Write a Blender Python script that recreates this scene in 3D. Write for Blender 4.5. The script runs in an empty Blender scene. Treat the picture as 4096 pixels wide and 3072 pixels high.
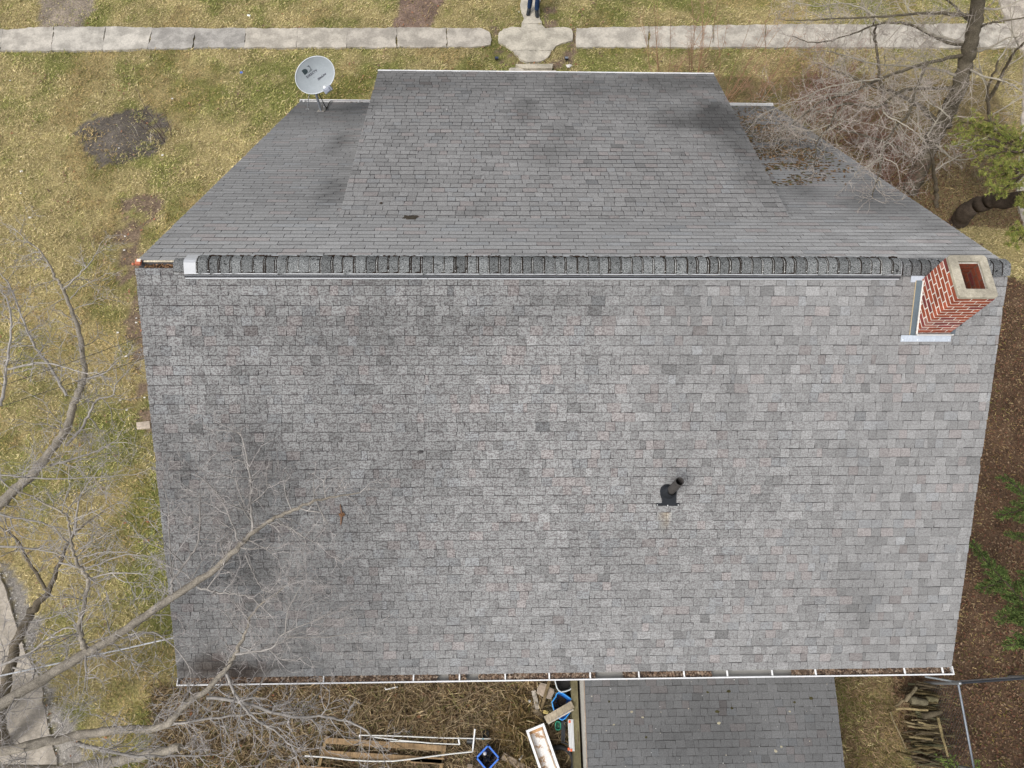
import bpy, math, random
import numpy as np
from mathutils import Vector, Matrix
random.seed(7); rng = np.random.default_rng(7)
R = math.radians
SC = bpy.context.scene
COL = SC.collection

# ------------------------------------------------------------------ camera
F = 2843.0                                    # focal length in photo pixels (4096 wide)
TH, ROLL, YAW = R(67.5407), R(3.7257), R(4.1947)
CAM = np.array([-0.5859, -5.1240, 8.2])
FW = np.array([math.sin(YAW)*math.cos(TH), math.cos(YAW)*math.cos(TH), -math.sin(TH)])
_r = np.array([math.cos(YAW), -math.sin(YAW), 0.0]); _u = np.cross(_r, FW)
RT = _r*math.cos(ROLL) + _u*math.sin(ROLL)
UP = -_r*math.sin(ROLL) + _u*math.cos(ROLL)
cd = bpy.data.cameras.new('camera'); cam = bpy.data.objects.new('camera', cd); COL.objects.link(cam)
m = Matrix.Identity(4)
for i in range(3):
    m[i][0], m[i][1], m[i][2], m[i][3] = RT[i], UP[i], -FW[i], CAM[i]
cam.matrix_world = m
cd.sensor_width = 36; cd.lens = F/4096*36; cd.clip_end = 400; cd.clip_start = 0.05
SC.camera = cam

# ------------------------------------------------------------------ light
SUN_EL, SUN_AZ = R(52), R(232)                # azimuth clockwise from north (+y)
w = bpy.data.worlds.new('World'); SC.world = w; w.use_nodes = True
nt = w.node_tree; nt.nodes.clear()
sky = nt.nodes.new('ShaderNodeTexSky'); sky.sky_type = 'NISHITA'; sky.sun_disc = False
sky.sun_elevation = SUN_EL; sky.sun_rotation = SUN_AZ; sky.dust_density = 3.0
hs = nt.nodes.new('ShaderNodeHueSaturation'); hs.inputs['Saturation'].default_value = 0.2
bg = nt.nodes.new('ShaderNodeBackground'); bg.inputs[1].default_value = 0.15
ow = nt.nodes.new('ShaderNodeOutputWorld')
nt.links.new(sky.outputs[0], hs.inputs['Color']); nt.links.new(hs.outputs[0], bg.inputs[0]); nt.links.new(bg.outputs[0], ow.inputs[0])
sl = bpy.data.lights.new('sun', 'SUN'); sl.energy = 1.15; sl.angle = R(20); sl.color = (1, .96, .9)
so = bpy.data.objects.new('sun', sl); COL.objects.link(so)
sd = Vector((math.sin(SUN_AZ)*math.cos(SUN_EL), math.cos(SUN_AZ)*math.cos(SUN_EL), math.sin(SUN_EL)))
so.rotation_euler = sd.to_track_quat('Z', 'Y').to_euler(); so.location = (-20, -20, 30)
SC.view_settings.view_transform = 'Standard'; SC.view_settings.look = 'None'
SC.view_settings.gamma = 1; SC.view_settings.exposure = 0.52

# ------------------------------------------------------------------ photo-pixel -> world helpers
G = -7.7                                      # ground level (the ridge is z = 0)
TP = math.tan(R(34.208)); DP = math.tan(R(21.867)); D0 = 1.406
XL, XR, YN, YF = -5.31, 6.496, -5.058, 8.033
DXL, DXR, D1 = -2.934, 4.088, 6.514
DK = -TP*D0 + DP*D0                           # dormer plane z = DK - DP*y
def ray(px, py): return FW + RT*(px-2048)/F - UP*(py-1536)/F
def U(px, py, z=G):
    d = ray(px, py); return CAM + d*((z-CAM[2])/d[2])
def UY(px, py, y):
    d = ray(px, py); return CAM + d*((y-CAM[1])/d[1])
def NS(px, py):
    d = ray(px, py); return CAM + d*((TP*CAM[1]-CAM[2])/(d[2]-TP*d[1]))
def FS(px, py):
    d = ray(px, py); return CAM + d*((-TP*CAM[1]-CAM[2])/(d[2]+TP*d[1]))
def DS(px, py):
    d = ray(px, py); return CAM + d*((DK-DP*CAM[1]-CAM[2])/(d[2]+DP*d[1]))
def V(p): return np.asarray(p, float)
def nrm(v):
    v = V(v); return v/np.linalg.norm(v)

# ------------------------------------------------------------------ value noise
def _h(ix, iy, s):
    a = np.sin(ix*127.1 + iy*311.7 + s*74.7)*43758.5453
    return a - np.floor(a)
def vn(x, y, s=0):
    x = np.asarray(x, float); y = np.asarray(y, float)
    ix, iy = np.floor(x), np.floor(y); fx, fy = x-ix, y-iy
    fx = fx*fx*(3-2*fx); fy = fy*fy*(3-2*fy)
    return (_h(ix, iy, s)*(1-fx)+_h(ix+1, iy, s)*fx)*(1-fy) + (_h(ix, iy+1, s)*(1-fx)+_h(ix+1, iy+1, s)*fx)*fy
def fbm(x, y, s=0, o=4):
    t = 0; a = .5; n = 0
    for k in range(o):
        t = t + a*vn(x*2**k, y*2**k, s+k*3.1); n += a; a *= .5
    return t/n
def sst(a, b, x):
    t = np.clip((x-a)/(b-a), 0, 1); return t*t*(3-2*t)
def inpoly(x, y, P):
    x = np.asarray(x); y = np.asarray(y); c = np.zeros(x.shape, bool); n = len(P)
    for i in range(n):
        x0, y0 = P[i][0], P[i][1]; x1, y1 = P[(i+1) % n][0], P[(i+1) % n][1]
        if y0 == y1: continue
        c ^= ((y0 > y) != (y1 > y)) & (x < (x1-x0)*(y-y0)/(y1-y0)+x0)
    return c

# ------------------------------------------------------------------ objects
def tag(o, label=None, cat=None, group=None, kind=None):
    if label: o['label'] = label
    if cat: o['category'] = cat
    if group: o['group'] = group
    if kind: o['kind'] = kind
    return o
def empty(name, loc, label, cat, group=None, rz=0):
    o = bpy.data.objects.new(name, None); COL.objects.link(o); o.location = tuple(map(float, loc))
    o.rotation_euler.z = rz; o.empty_display_size = .1
    return tag(o, label, cat, group)
def root_loc(o):
    p = Vector((0, 0, 0))
    while o is not None:
        p += o.location; o = o.parent
    return p
def finish(o, parent, local):
    COL.objects.link(o)
    if parent is not None:
        o.parent = parent
        if not local: o.location = -root_loc(parent)
    return o
class MB:
    """collects shapes with per-face colours, links them as one mesh object"""
    def __init__(s): s.v = []; s.f = []; s.c = []; s.col = (.5, .5, .5); s.sm = []
    def add(s, vs, fs, col=None, smooth=False):
        n = len(s.v); s.v += [tuple(map(float, p)) for p in vs]
        for f in fs:
            s.f.append([i+n for i in f]); s.c.append(col if col is not None else s.col); s.sm.append(smooth)
    def box(s, c, size, rot=None, col=None, axes=None, taper=1.0):
        c = V(c); hx, hy, hz = [k/2 for k in size]
        if axes is None:
            M = np.eye(3) if rot is None else np.array(rot.to_matrix() if hasattr(rot, 'to_matrix') else rot)
            axes = [M[:, 0], M[:, 1], M[:, 2]]
        ps = []
        for z in (-1, 1):
            t = taper if z > 0 else 1
            for (x, y) in ((-1, -1), (1, -1), (1, 1), (-1, 1)):
                ps.append(c+axes[0]*x*hx*t+axes[1]*y*hy*t+axes[2]*z*hz)
        s.add(ps, [(3, 2, 1, 0), (4, 5, 6, 7), (0, 1, 5, 4), (1, 2, 6, 5), (2, 3, 7, 6), (3, 0, 4, 7)], col)
    def bar(s, a, b, w, h, up=(0, 0, 1), col=None):
        a, b = V(a), V(b); x = nrm(b-a); y = nrm(np.cross(V(up), x)); z = np.cross(x, y)
        s.box((a+b)/2, (np.linalg.norm(b-a), w, h), axes=[x, y, z], col=col)
    def tube(s, pts, rad, n=6, col=None, cap=True, smooth=True):
        pts = [V(p) for p in pts]; k = len(pts)
        if np.isscalar(rad): rad = [rad]*k
        t0 = nrm(pts[1]-pts[0]); ref = np.array([0, 0, 1.]) if abs(t0[2]) < .9 else np.array([1., 0, 0])
        a = nrm(np.cross(t0, ref)); vs = []; fs = []
        for i, p in enumerate(pts):
            t = nrm(pts[min(i+1, k-1)]-pts[max(i-1, 0)]+1e-9)
            a = nrm(a - t*np.dot(a, t)); b = np.cross(t, a)
            for j in range(n):
                q = 2*math.pi*j/n; vs.append(p+(a*math.cos(q)+b*math.sin(q))*rad[i])
        for i in range(k-1):
            for j in range(n):
                j2 = (j+1) % n; fs.append((i*n+j, i*n+j2, (i+1)*n+j2, (i+1)*n+j))
        s.add(vs, fs, col, smooth)
        if cap:
            s.add([vs[j] for j in range(n)], [tuple(range(n-1, -1, -1))], col)
            s.add([vs[(k-1)*n+j] for j in range(n)], [tuple(range(n))], col)
    def prism(s, poly, z0, z1, col=None, sidecol=None):
        n = len(poly); a = sum(poly[i][0]*poly[(i+1) % n][1]-poly[(i+1) % n][0]*poly[i][1] for i in range(n))
        if a < 0: poly = list(poly)[::-1]
        vs = [(p[0], p[1], z0) for p in poly]+[(p[0], p[1], z1) for p in poly]
        s.add(vs, [tuple(range(n, 2*n))], col)
        s.add(vs, [tuple(range(n-1, -1, -1))]+[(i, (i+1) % n, n+(i+1) % n, n+i) for i in range(n)], sidecol or col)
    def ball(s, c, r, nu=10, nv=7, col=None, scale=(1, 1, 1)):
        c = V(c); vs = []; fs = []
        for i in range(nv+1):
            t = math.pi*i/nv
            for j in range(nu):
                q = 2*math.pi*j/nu
                vs.append(c+r*np.array([math.sin(t)*math.cos(q)*scale[0], math.sin(t)*math.sin(q)*scale[1], math.cos(t)*scale[2]]))
        for i in range(nv):
            for j in range(nu):
                fs.append((i*nu+j, (i+1)*nu+j, (i+1)*nu+(j+1) % nu, i*nu+(j+1) % nu))
        s.add(vs, fs, col, True)
    def build(s, name, mat, parent=None, local=False, bevel=0):
        me = bpy.data.meshes.new(name); me.from_pydata(s.v, [], s.f)
        ca = me.color_attributes.new('Col', 'FLOAT_COLOR', 'CORNER')
        arr = np.empty((len(me.loops), 4), np.float32)
        nl = [len(f) for f in s.f]
        arr[:] = np.repeat(np.array([(c if len(c) == 4 else (*c, 1)) for c in s.c], np.float32), nl, axis=0)
        ca.data.foreach_set('color', arr.ravel())
        me.polygons.foreach_set('use_smooth', s.sm); me.materials.append(mat); me.update()
        o = bpy.data.objects.new(name, me); finish(o, parent, local)
        if bevel:
            b = o.modifiers.new('bevel', 'BEVEL'); b.width = bevel; b.segments = 2; b.limit_method = 'ANGLE'
        return o
def raw_mesh(name, verts, faces_flat, nper, cols, mat, parent=None, flat=True):
    """fast path: numpy verts (N,3), faces with nper corners each, point colours (N,4)"""
    me = bpy.data.meshes.new(name); nv = len(verts); nf = len(faces_flat)//nper
    me.vertices.add(nv); me.vertices.foreach_set('co', np.asarray(verts, np.float32).ravel())
    me.loops.add(nf*nper); me.loops.foreach_set('vertex_index', np.asarray(faces_flat, np.int32))
    me.polygons.add(nf); me.polygons.foreach_set('loop_start', np.arange(0, nf*nper, nper, dtype=np.int32)); me.polygons.foreach_set('use_smooth', np.zeros(nf, bool) if flat else np.ones(nf, bool))
    ca = me.color_attributes.new('Col', 'FLOAT_COLOR', 'POINT'); ca.data.foreach_set('color', np.asarray(cols, np.float32).ravel())
    me.materials.append(mat); me.update(); me.validate()
    o = bpy.data.objects.new(name, me); finish(o, parent, False); return o

# ------------------------------------------------------------------ materials
class Mat:
    def __init__(s, name, rough=.85, metal=0.0, spec=.25):
        s.m = bpy.data.materials.new(name); s.m.use_nodes = True; s.t = s.m.node_tree
        s.b = s.t.nodes['Principled BSDF']; s.b.inputs['Roughness'].default_value = rough
        s.b.inputs['Metallic'].default_value = metal; s.b.inputs['Specular IOR Level'].default_value = spec
        s.tc = s.n('ShaderNodeTexCoord')
    def n(s, t, **kw):
        o = s.t.nodes.new(t)
        for k, v in kw.items(): setattr(o, k, v)
        return o
    def l(s, a, b): s.t.links.new(a, b)
    def noise(s, scale, detail=3, rough=.6, stretch=None):
        o = s.n('ShaderNodeTexNoise'); o.inputs['Scale'].default_value = scale; o.inputs['Detail'].default_value = detail
        o.inputs['Roughness'].default_value = rough
        if stretch:
            mp = s.n('ShaderNodeMapping'); mp.inputs['Scale'].default_value = stretch
            s.l(s.tc.outputs['Object'], mp.inputs[0]); s.l(mp.outputs[0], o.inputs['Vector'])
        else: s.l(s.tc.outputs['Object'], o.inputs['Vector'])
        return o.outputs['Fac']
    def mr(s, x, a, b, c, d, smooth=False):
        o = s.n('ShaderNodeMapRange'); o.clamp = True
        if smooth: o.interpolation_type = 'SMOOTHSTEP'
        s.l(x, o.inputs[0])
        for i, v in enumerate((a, b, c, d)): o.inputs[i+1].default_value = v
        return o.outputs[0]
    def math(s, op, a, b=None):
        o = s.n('ShaderNodeMath', operation=op)
        for i, x in enumerate((a, b)):
            if x is None: continue
            if isinstance(x, (int, float)): o.inputs[i].default_value = x
            else: s.l(x, o.inputs[i])
        return o.outputs[0]
    def mix(s, f, a, b, mode='MIX'):
        o = s.n('ShaderNodeMix', data_type='RGBA', blend_type=mode)
        for k, x in ((0, f), (6, a), (7, b)):
            if isinstance(x, (int, float)): o.inputs[k].default_value = x
            elif isinstance(x, tuple): o.inputs[k].default_value = (*x, 1)[:4]
            else: s.l(x, o.inputs[k])
        return o.outputs[2]
    def grey(s, x):
        o = s.n('ShaderNodeCombineColor'); [s.l(x, o.inputs[i]) for i in range(3)]; return o.outputs[0]
    def attr(s): return s.n('ShaderNodeVertexColor', layer_name='Col')
    def col(s, c):
        if isinstance(c, tuple): s.b.inputs['Base Color'].default_value = (*c, 1)
        else: s.l(c, s.b.inputs['Base Color'])
        return s
    def bump(s, h, strength=.3, dist=.01):
        o = s.n('ShaderNodeBump'); o.inputs['Strength'].default_value = strength; o.inputs['Distance'].default_value = dist
        s.l(h, o.inputs['Height']); s.l(o.outputs[0], s.b.inputs['Normal']); return s

def attr_mat(name, rough=.85, metal=0, spec=.25, nscale=30, namp=.35, big=2.0, bigamp=.2, bump=.2, stretch=None):
    """colour of the part (vertex attribute) broken up by fine and broad wear"""
    M = Mat(name, rough, metal, spec); a = M.attr()
    n1 = M.noise(nscale, 4, .65, stretch); n2 = M.noise(big, 3)
    f = M.math('MULTIPLY', M.mr(n1, .25, .75, 1-namp, 1+namp), M.mr(n2, .3, .7, 1-bigamp, 1+bigamp))
    M.col(M.mix(1.0, a.outputs[0], M.grey(f), 'MULTIPLY'))
    if bump: M.bump(n1, bump, .004)
    return M.m

def shingle_mat():
    M = Mat('asphalt_shingle', .95, 0, .12); a = M.attr()
    g1 = M.noise(46, 2, .7); g2 = M.noise(1.0, 2, .6, (14, 60, 60)); g3 = M.noise(150, 1, .5)
    amp = M.mr(a.outputs[1], 0, 1, 0.0, 1.0)
    k = M.math('ADD', M.math('MULTIPLY', g1, .62), M.math('MULTIPLY', g2, .38))
    k = M.mr(k, .44, .54, 0, 1, True)                         # worn granules: light where they hold, dark where they are gone
    lo = M.mix(1.0, a.outputs[0], (.63, .595, .60), 'MULTIPLY'); hi = M.mix(1.0, a.outputs[0], (1.23, 1.255, 1.25), 'MULTIPLY')
    sp = M.mix(k, lo, hi)
    c = M.mix(amp, M.mix(1.0, a.outputs[0], M.grey(M.mr(g1, .3, .7, .86, 1.12)), 'MULTIPLY'), sp)
    c = M.mix(1.0, c, M.grey(M.mr(g3, .3, .7, .82, 1.18)), 'MULTIPLY')
    M.col(c); M.bump(g1, .35, .004)
    return M.m
def concrete_mat(name, c=(.49, .455, .40)):
    M = Mat(name, .9, 0, .2); a = M.attr()
    n1 = M.noise(2.2, 5, .6); n2 = M.noise(22, 4, .7); n3 = M.noise(90, 2)
    x = M.mix(M.mr(n1, .38, .62, 0, 1, True), c, tuple(k*.66 for k in c))
    x = M.mix(1.0, x, M.grey(M.mr(n2, .3, .7, .78, 1.16)), 'MULTIPLY')
    x = M.mix(1.0, x, M.grey(M.mr(n3, .3, .7, .85, 1.15)), 'MULTIPLY')
    M.col(M.mix(1.0, x, a.outputs[0], 'MULTIPLY')); M.bump(n2, .3, .01); return M.m
def ground_mat():
    M = Mat('ground_soil', 1.0, 0, .05); a = M.attr()
    n1 = M.noise(18, 5, .75); n2 = M.noise(4, 4, .6); n3 = M.noise(55, 3, .7)
    f = M.math('MULTIPLY', M.mr(n1, .3, .7, .45, 1.45), M.math('MULTIPLY', M.mr(n2, .3, .7, .8, 1.2), M.mr(n3, .3, .7, .7, 1.3)))
    M.col(M.mix(1.0, a.outputs[0], M.grey(f), 'MULTIPLY')); M.bump(n1, .8, .04); return M.m
def peel_mat():
    M = Mat('peeling_white_paint', .6, 0, .3)
    n = M.noise(7, 5, .7); n2 = M.noise(40, 3)
    x = M.mix(M.mr(n, .5, .56, 0, 1), (.78, .76, .74), (.42, .27, .16))
    M.col(M.mix(1.0, x, M.grey(M.mr(n2, .3, .7, .85, 1.1)), 'MULTIPLY')); return M.m
MS = shingle_mat()
M_CONC = concrete_mat('weathered_concrete')
M_GRND = ground_mat()
M_BLADE = attr_mat('dry_grass_blades', 1.0, 0, .05, 3, .15, .7, .1, 0)
M_GEN = attr_mat('weathered_paint', .75, 0, .25, 40, .15, 3, .1, .1)
M_WOOD = attr_mat('weathered_wood', .9, 0, .15, 1.0, .45, 4, .25, .3, (60, 14, 60))
M_BARK = attr_mat('rough_bark', .95, 0, .1, 55, .6, 5, .35, .9)
M_TWIG = attr_mat('twig_bark', .9, 0, .1, 20, .3, 3, .2, 0)
M_METAL = attr_mat('galvanised_metal', .42, .55, .5, 30, .12, 5, .1, .05)
M_PLAS = attr_mat('moulded_plastic', .45, 0, .4, 60, .08, 4, .08, 0)
M_WHITE = attr_mat('white_painted_metal', .4, 0, .4, 25, .06, 3, .06, 0)
M_RUB = attr_mat('black_rubber', .7, 0, .3, 50, .25, 5, .2, .1)
M_LEAF = attr_mat('dead_leaf', .9, 0, .1, 30, .25, 5, .1, 0)
M_NEED = attr_mat('conifer_needles', .8, 0, .15, 6, .25, 1.5, .2, 0)
M_FELT = attr_mat('roofing_felt', 1, 0, .05, 20, .3, 2, .2, 0)
M_BRICK = attr_mat('chimney_masonry', .85, 0, .2, 55, .28, 6, .18, .25)
M_CLOTH = attr_mat('worn_cloth', .95, 0, .1, 60, .2, 7, .2, .2)
M_SKIN = attr_mat('skin', .6, 0, .3, 30, .06, 5, .05, 0)
M_PEEL = peel_mat()

# ================================================================== GROUND
def PP(pts, z=G): return [U(x, y, z)[:2] for x, y in pts]
P_MULCH = [PP(q) for q in ([(290, 510), (350, 450), (480, 430), (620, 440), (690, 480), (670, 580), (560, 640), (400, 640), (330, 600)],
                            [(150, 5), (150, -60), (360, -60), (362, 60), (350, 112), (180, 118)],
                            [(1572, 0), (1570, -60), (1765, -60), (1760, 50), (1745, 108), (1570, 112)])]
P_DRIVEL = PP([(-900, 2000), (0, 2290), (60, 2500), (110, 2620), (165, 2740), (195, 2900), (225, 3072), (260, 3400), (-900, 3400)])
P_DRIVER = PP([(3990, -5), (4000, -300), (5200, -300), (5200, 1200), (4130, 1010), (4062, 800), (4090, 400), (4096, 225), (4020, 95)])
P_BACK = PP([(640, 2790), (820, 2690), (2400, 2660), (2400, 3400), (560, 3400), (600, 3000)])
P_STRIP = PP([(470, 780), (640, 780), (570, 1000), (640, 1200), (650, 1720), (540, 1720), (505, 1300), (440, 980)])
P_EDGE = [PP(q) for q in ([(1955, 105), (2003, 105), (2003, 200), (1955, 200)], [(1970, 188), (2052, 205), (2105, 262), (2020, 264), (1980, 225)], [(2205, 258), (2240, 188), (2300, 165), (2312, 205), (2290, 255), (2225, 268)], [(2286, 105), (2308, 105), (2308, 198), (2286, 198)], [(2172, 30), (2215, 30), (2240, 112), (2180, 112)])]
def regions(x, y):
    nz = fbm(x*1.3, y*1.3, 5)-.5
    xx = x+nz*.7; yy = y+(fbm(x*1.3+9, y*1.3, 8)-.5)*.7
    bed = inpoly(xx, yy, P_MULCH[0]); bare = inpoly(xx, yy, P_MULCH[1]); bed2 = inpoly(xx, yy, P_MULCH[2])
    back = inpoly(xx, yy, P_BACK)
    right = (xx > 6.3) & (yy < 6.2-.28*(xx-6.5)) & ~((yy < -4.6) & (xx < 7.75))
    strip = inpoly(xx, yy, P_STRIP)
    for q in P_EDGE: strip = strip | inpoly(x+nz*.25, y+nz*.25, q)
    gravel = inpoly(xx+.25*nz, yy, [(p[0]+.30, p[1]) for p in P_DRIVEL]) & ~inpoly(x, y, P_DRIVEL)
    thick = (xx > 5.0) & (yy > 6.0) & (yy < 11.4) & (xx < 14.5)
    return bed, bare, bed2, back, right, strip, gravel, thick
STRAW, OLIVE, SOIL = V((.42, .345, .165)), V((.225, .225, .075)), V((.10, .075, .055))
def green_mask(x, y):
    g = fbm(x*.38, y*.38, 21, 4)*.62 + fbm(x*2.1, y*2.1, 33, 3)*.38
    bias = .0
    bias = bias + .10*sst(2, 9, x)*sst(10, 13, y) + .16*sst(-9, -6.5, x)*sst(2, -3, y)*(x < -4) + .10*sst(-4, -7, y)
    bias = bias - .10*(x > 7)*(y > -4)
    return sst(.42, .66, g+bias)
def gcol(x, y):
    g = green_mask(x, y)[..., None]
    c = STRAW*(1-g)+OLIVE*g
    bed, bare, bed2, back, right, strip, gravel, thick = regions(x, y); bed = bed & (fbm(x*1.5, y*1.5, 61) > .36)
    n = fbm(x*3, y*3, 55)[..., None]
    c = c*(.56+.35*n)*(.80+.4*fbm(x*.9, y*.9, 87))[..., None]
    c[bed] = (V((.125, .108, .092))*(.35+1.3*n))[bed]
    c[bare] = (V((.27, .225, .18))*(.5+1.0*n))[bare]
    c[bed2] = (V((.19, .135, .105))*(.4+1.2*n))[bed2]
    c[back] = (V((.135, .102, .065))*(.4+1.2*n))[back]
    c[right] = (V((.115, .074, .048))*(.45+1.1*n))[right]
    st = strip & (n[..., 0] > .42); c[st] = (V((.17, .125, .09))*(.5+n))[st]
    c[gravel] = (V((.30, .275, .245))*(.35+1.2*n))[gravel]
    c[thick] = (c*.45+V((.10, .07, .045))*.55)[thick]
    return c
# one sheet to the horizon: dense where the camera looks, coarse beyond
def ground():
    gx = np.concatenate([np.linspace(-220, -24, 12), np.arange(-22, 22.01, .14), np.linspace(24, 220, 12)])
    gy = np.concatenate([np.linspace(-220, -14, 10), np.arange(-12, 20.01, .14), np.linspace(22, 220, 12)])
    X, Y = np.meshgrid(gx, gy); nx, ny = len(gx), len(gy)
    Z = G + (fbm(X*.8, Y*.8, 3)-.5)*.06 + (fbm(X*4, Y*4, 4)-.5)*.03 - .02
    c = gcol(X.ravel(), Y.ravel())
    v = np.stack([X.ravel(), Y.ravel(), Z.ravel()], 1)
    i = np.arange(ny-1)[:, None]*nx+np.arange(nx-1)[None, :]
    f = np.stack([i, i+1, i+nx+1, i+nx], -1).reshape(-1)
    tag(raw_mesh('ground', v, f, 4, np.c_[c, np.ones(len(c))], M_GRND, flat=False), 'dormant lawn soil under the straw coloured grass', 'ground', kind='structure')
ground()

# ---- paved things: pavement slabs, front path, driveways
def rough_poly(pts, amp=.035, step=.09, seed=0):
    out = []; n = len(pts)
    for i in range(n):
        a, b = V(pts[i]), V(pts[(i+1) % n]); L = np.linalg.norm(b-a); k = max(1, int(L/step)); d = (b-a)/max(L, 1e-6); nn = V((-d[1], d[0]))
        for j in range(k):
            p = a+(b-a)*j/k; o = (float(fbm(p[0]*3.1, p[1]*3.1, seed, 3))-.5)*2*amp + random.uniform(-.3, .3)*amp
            out.append(p+nn*o)
    return out
PAVED = []
def pave():
    b = MB()
    jt = [(-420, -425), (-190, -200), (14, 2), (218, 206), (427, 411), (611, 593), (785, 775), (987, 978), (1190, 1187), (1390, 1388), (1588, 1588), (1788, 1787), (1968, 1966)]
    ty = lambda x: np.interp(x, [-500, 0, 300, 700, 2000], [126, 122, 108, 118, 115]); by = lambda x: np.interp(x, [-500, 0, 400, 700, 2000], [211, 207, 206, 196, 191])
    tones = [(.9,)*3, (1,)*3, (1.02, 1.01, 1), (.98,)*3, (1.04,)*3, (.8, .81, .84), (.78, .79, .82), (.98, .96, .93), (1.0, .98, .95), (.93, .91, .89), (.92, .9, .88), (.94, .92, .9)]
    for k in range(len(jt)-1):
        (a0, a1), (b0, b1) = jt[k], jt[k+1]; e = 1.2
        q = [U(a1+e, by(a1)), U(b1-e, by(b1)), U(b0-e, ty(b0)), U(a0+e, ty(a0))]
        if k == len(jt)-2: q = [U(a1+e, by(a1)), U(1930, 190), U(1962, 182), U(1967, 160), U(1955, 135), U(1930, 118), U(a0+e, ty(a0))]
        p = rough_poly([x[:2] for x in q], .045, .08, k); PAVED.append(p); b.prism(p, G-.06, G+.045, tones[k])
    jr = [2303, 2595, 2850, 3060, 3270, 3480, 3690, 3900, 4110, 4320, 4530]
    for k in range(len(jr)-1):
        x0, x1 = jr[k]+2, jr[k+1]-2; t = lambda x: np.interp(x, [2300, 3000, 4500], [117, 104, 96]); bb = lambda x: np.interp(x, [2300, 3000, 4500], [193, 192, 196])
        p = rough_poly([U(x0, bb(x0))[:2], U(x1, bb(x1))[:2], U(x1, t(x1))[:2], U(x0, t(x0))[:2]], .042, .08, 30+k); PAVED.append(p)
        s = random.uniform(.93, 1.03); b.prism(p, G-.06, G+.045, (s, s*.985, s*.96))
    tag(b.build('sidewalk', M_CONC), 'pale weathered concrete pavement of jointed slabs crossing the lawn', 'pavement', kind='structure')
    b = MB(); c4 = lambda x, y: U(1900+x/4.424, y/4.424)[:2]
    pad = [c4(*q) for q in [(400, 650), (440, 580), (500, 535), (640, 503), (815, 508), (828, 450), (1183, 450), (1240, 515), (1560, 497), (1690, 530), (1730, 620), (1720, 740), (1560, 785), (1420, 830), (1365, 910), (660, 915), (560, 845), (430, 755)]]
    ap = [c4(*q) for q in [(672, 925), (1360, 920), (1330, 985), (1220, 1080), (1130, 1112), (930, 1108), (820, 1075), (740, 985)]]
    way = [c4(*q) for q in [(830, 438), (856, 350), (825, 230), (790, 100), (812, 0), (815, -300), (790, -700), (1150, -700), (1160, -300), (1160, 0), (1135, 130), (1140, 300), (1185, 436)]]
    for k, (q, s) in enumerate(((pad, 1.02), (ap, 1.03), (way, 1.0))):
        p = rough_poly(q, .038, .07, 60+k); PAVED.append(p); b.prism(p, G-.06, G+.05, (s, s*.985, s*.93))
    tag(b.build('front_path', M_CONC), 'concrete path and flared landing leading to the front step', 'path', kind='structure')
    b = MB(); p = rough_poly(P_DRIVEL, .05, .15, 80); PAVED.append(p); b.prism(p, G-.06, G+.022, (.86, .82, .78))
    p = rough_poly(P_DRIVER, .05, .15, 81); PAVED.append(p); b.prism(p, G-.06, G+.052, (.98, .94, .9))
    tag(b.build('driveway', M_CONC), 'beige concrete driveway with ragged gravel edges', 'driveway', kind='structure')
pave()
def paved(x, y):
    r = np.zeros(x.shape, bool)
    for p in PAVED: r |= inpoly(x, y, p)
    return r

# ---- grass blades, straw and leaf litter (nobody could count them)
def blades(n, box, size, lean, colfn, accept, name, label, cat, wmul=.13):
    x = rng.uniform(box[0], box[1], n); y = rng.uniform(box[2], box[3], n)
    k = accept(x, y); x, y = x[k], y[k]; n = len(x)
    L = rng.uniform(size[0], size[1], n)*(.6+.8*fbm(x*2, y*2, 77)); W = L*wmul*rng.uniform(.7, 1.3, n)
    az = rng.uniform(0, 2*np.pi, n)+2.0*fbm(x*1.7, y*1.7, 91); el = rng.uniform(lean[0], lean[1], n)
    dx, dy = np.cos(az)*np.cos(el), np.sin(az)*np.cos(el); dz = np.sin(el)
    z = G-.01+rng.uniform(0, .03, n); sx, sy = -np.sin(az), np.cos(az)
    v = np.empty((n, 4, 3))
    v[:, 0] = np.stack([x-sx*W/2, y-sy*W/2, z], 1); v[:, 1] = np.stack([x+sx*W/2, y+sy*W/2, z], 1)
    mx, my, mz = x+dx*L*.55, y+dy*L*.55, z+dz*L*.65
    v[:, 2] = np.stack([mx+sx*W*.45, my+sy*W*.45, mz], 1)
    tipx, tipy, tipz = x+dx*L, y+dy*L, z+dz*L*.8
    v[:, 3] = np.stack([tipx, tipy, tipz], 1)
    f = np.arange(n)[:, None]*4+np.array([0, 1, 2, 3])
    c = colfn(x, y); c = np.repeat(c, 4, axis=0); c = np.c_[c, np.ones(len(c))]
    o = raw_mesh(name, v.reshape(-1, 3), f.reshape(-1), 4, c, M_BLADE)
    return tag(o, label, cat, kind='stuff')
def infoot(x, y): return (x > -4.9) & (x < 6.1) & (y > -4.6) & (y < 7.6)
def lawn_ok(x, y):
    bed, bare, bed2, back, right, strip, gravel, thick = regions(x, y)
    n = fbm(x*2.6, y*2.6, 15)
    ok = ~(infoot(x, y) | paved(x, y) | gravel)
    den = np.where(bed, .10+.75*sst(.5, .66, fbm(x*2.2, y*2.2, 63)), np.where(bare, .4, np.where(bed2, .15, np.where(back, .25, np.where(right, .22, np.where(strip, .22, np.where(thick, .5, 1.0)))))))
    return ok & (rng.uniform(0, 1, x.shape) < den*(.55+.9*n))
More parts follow.
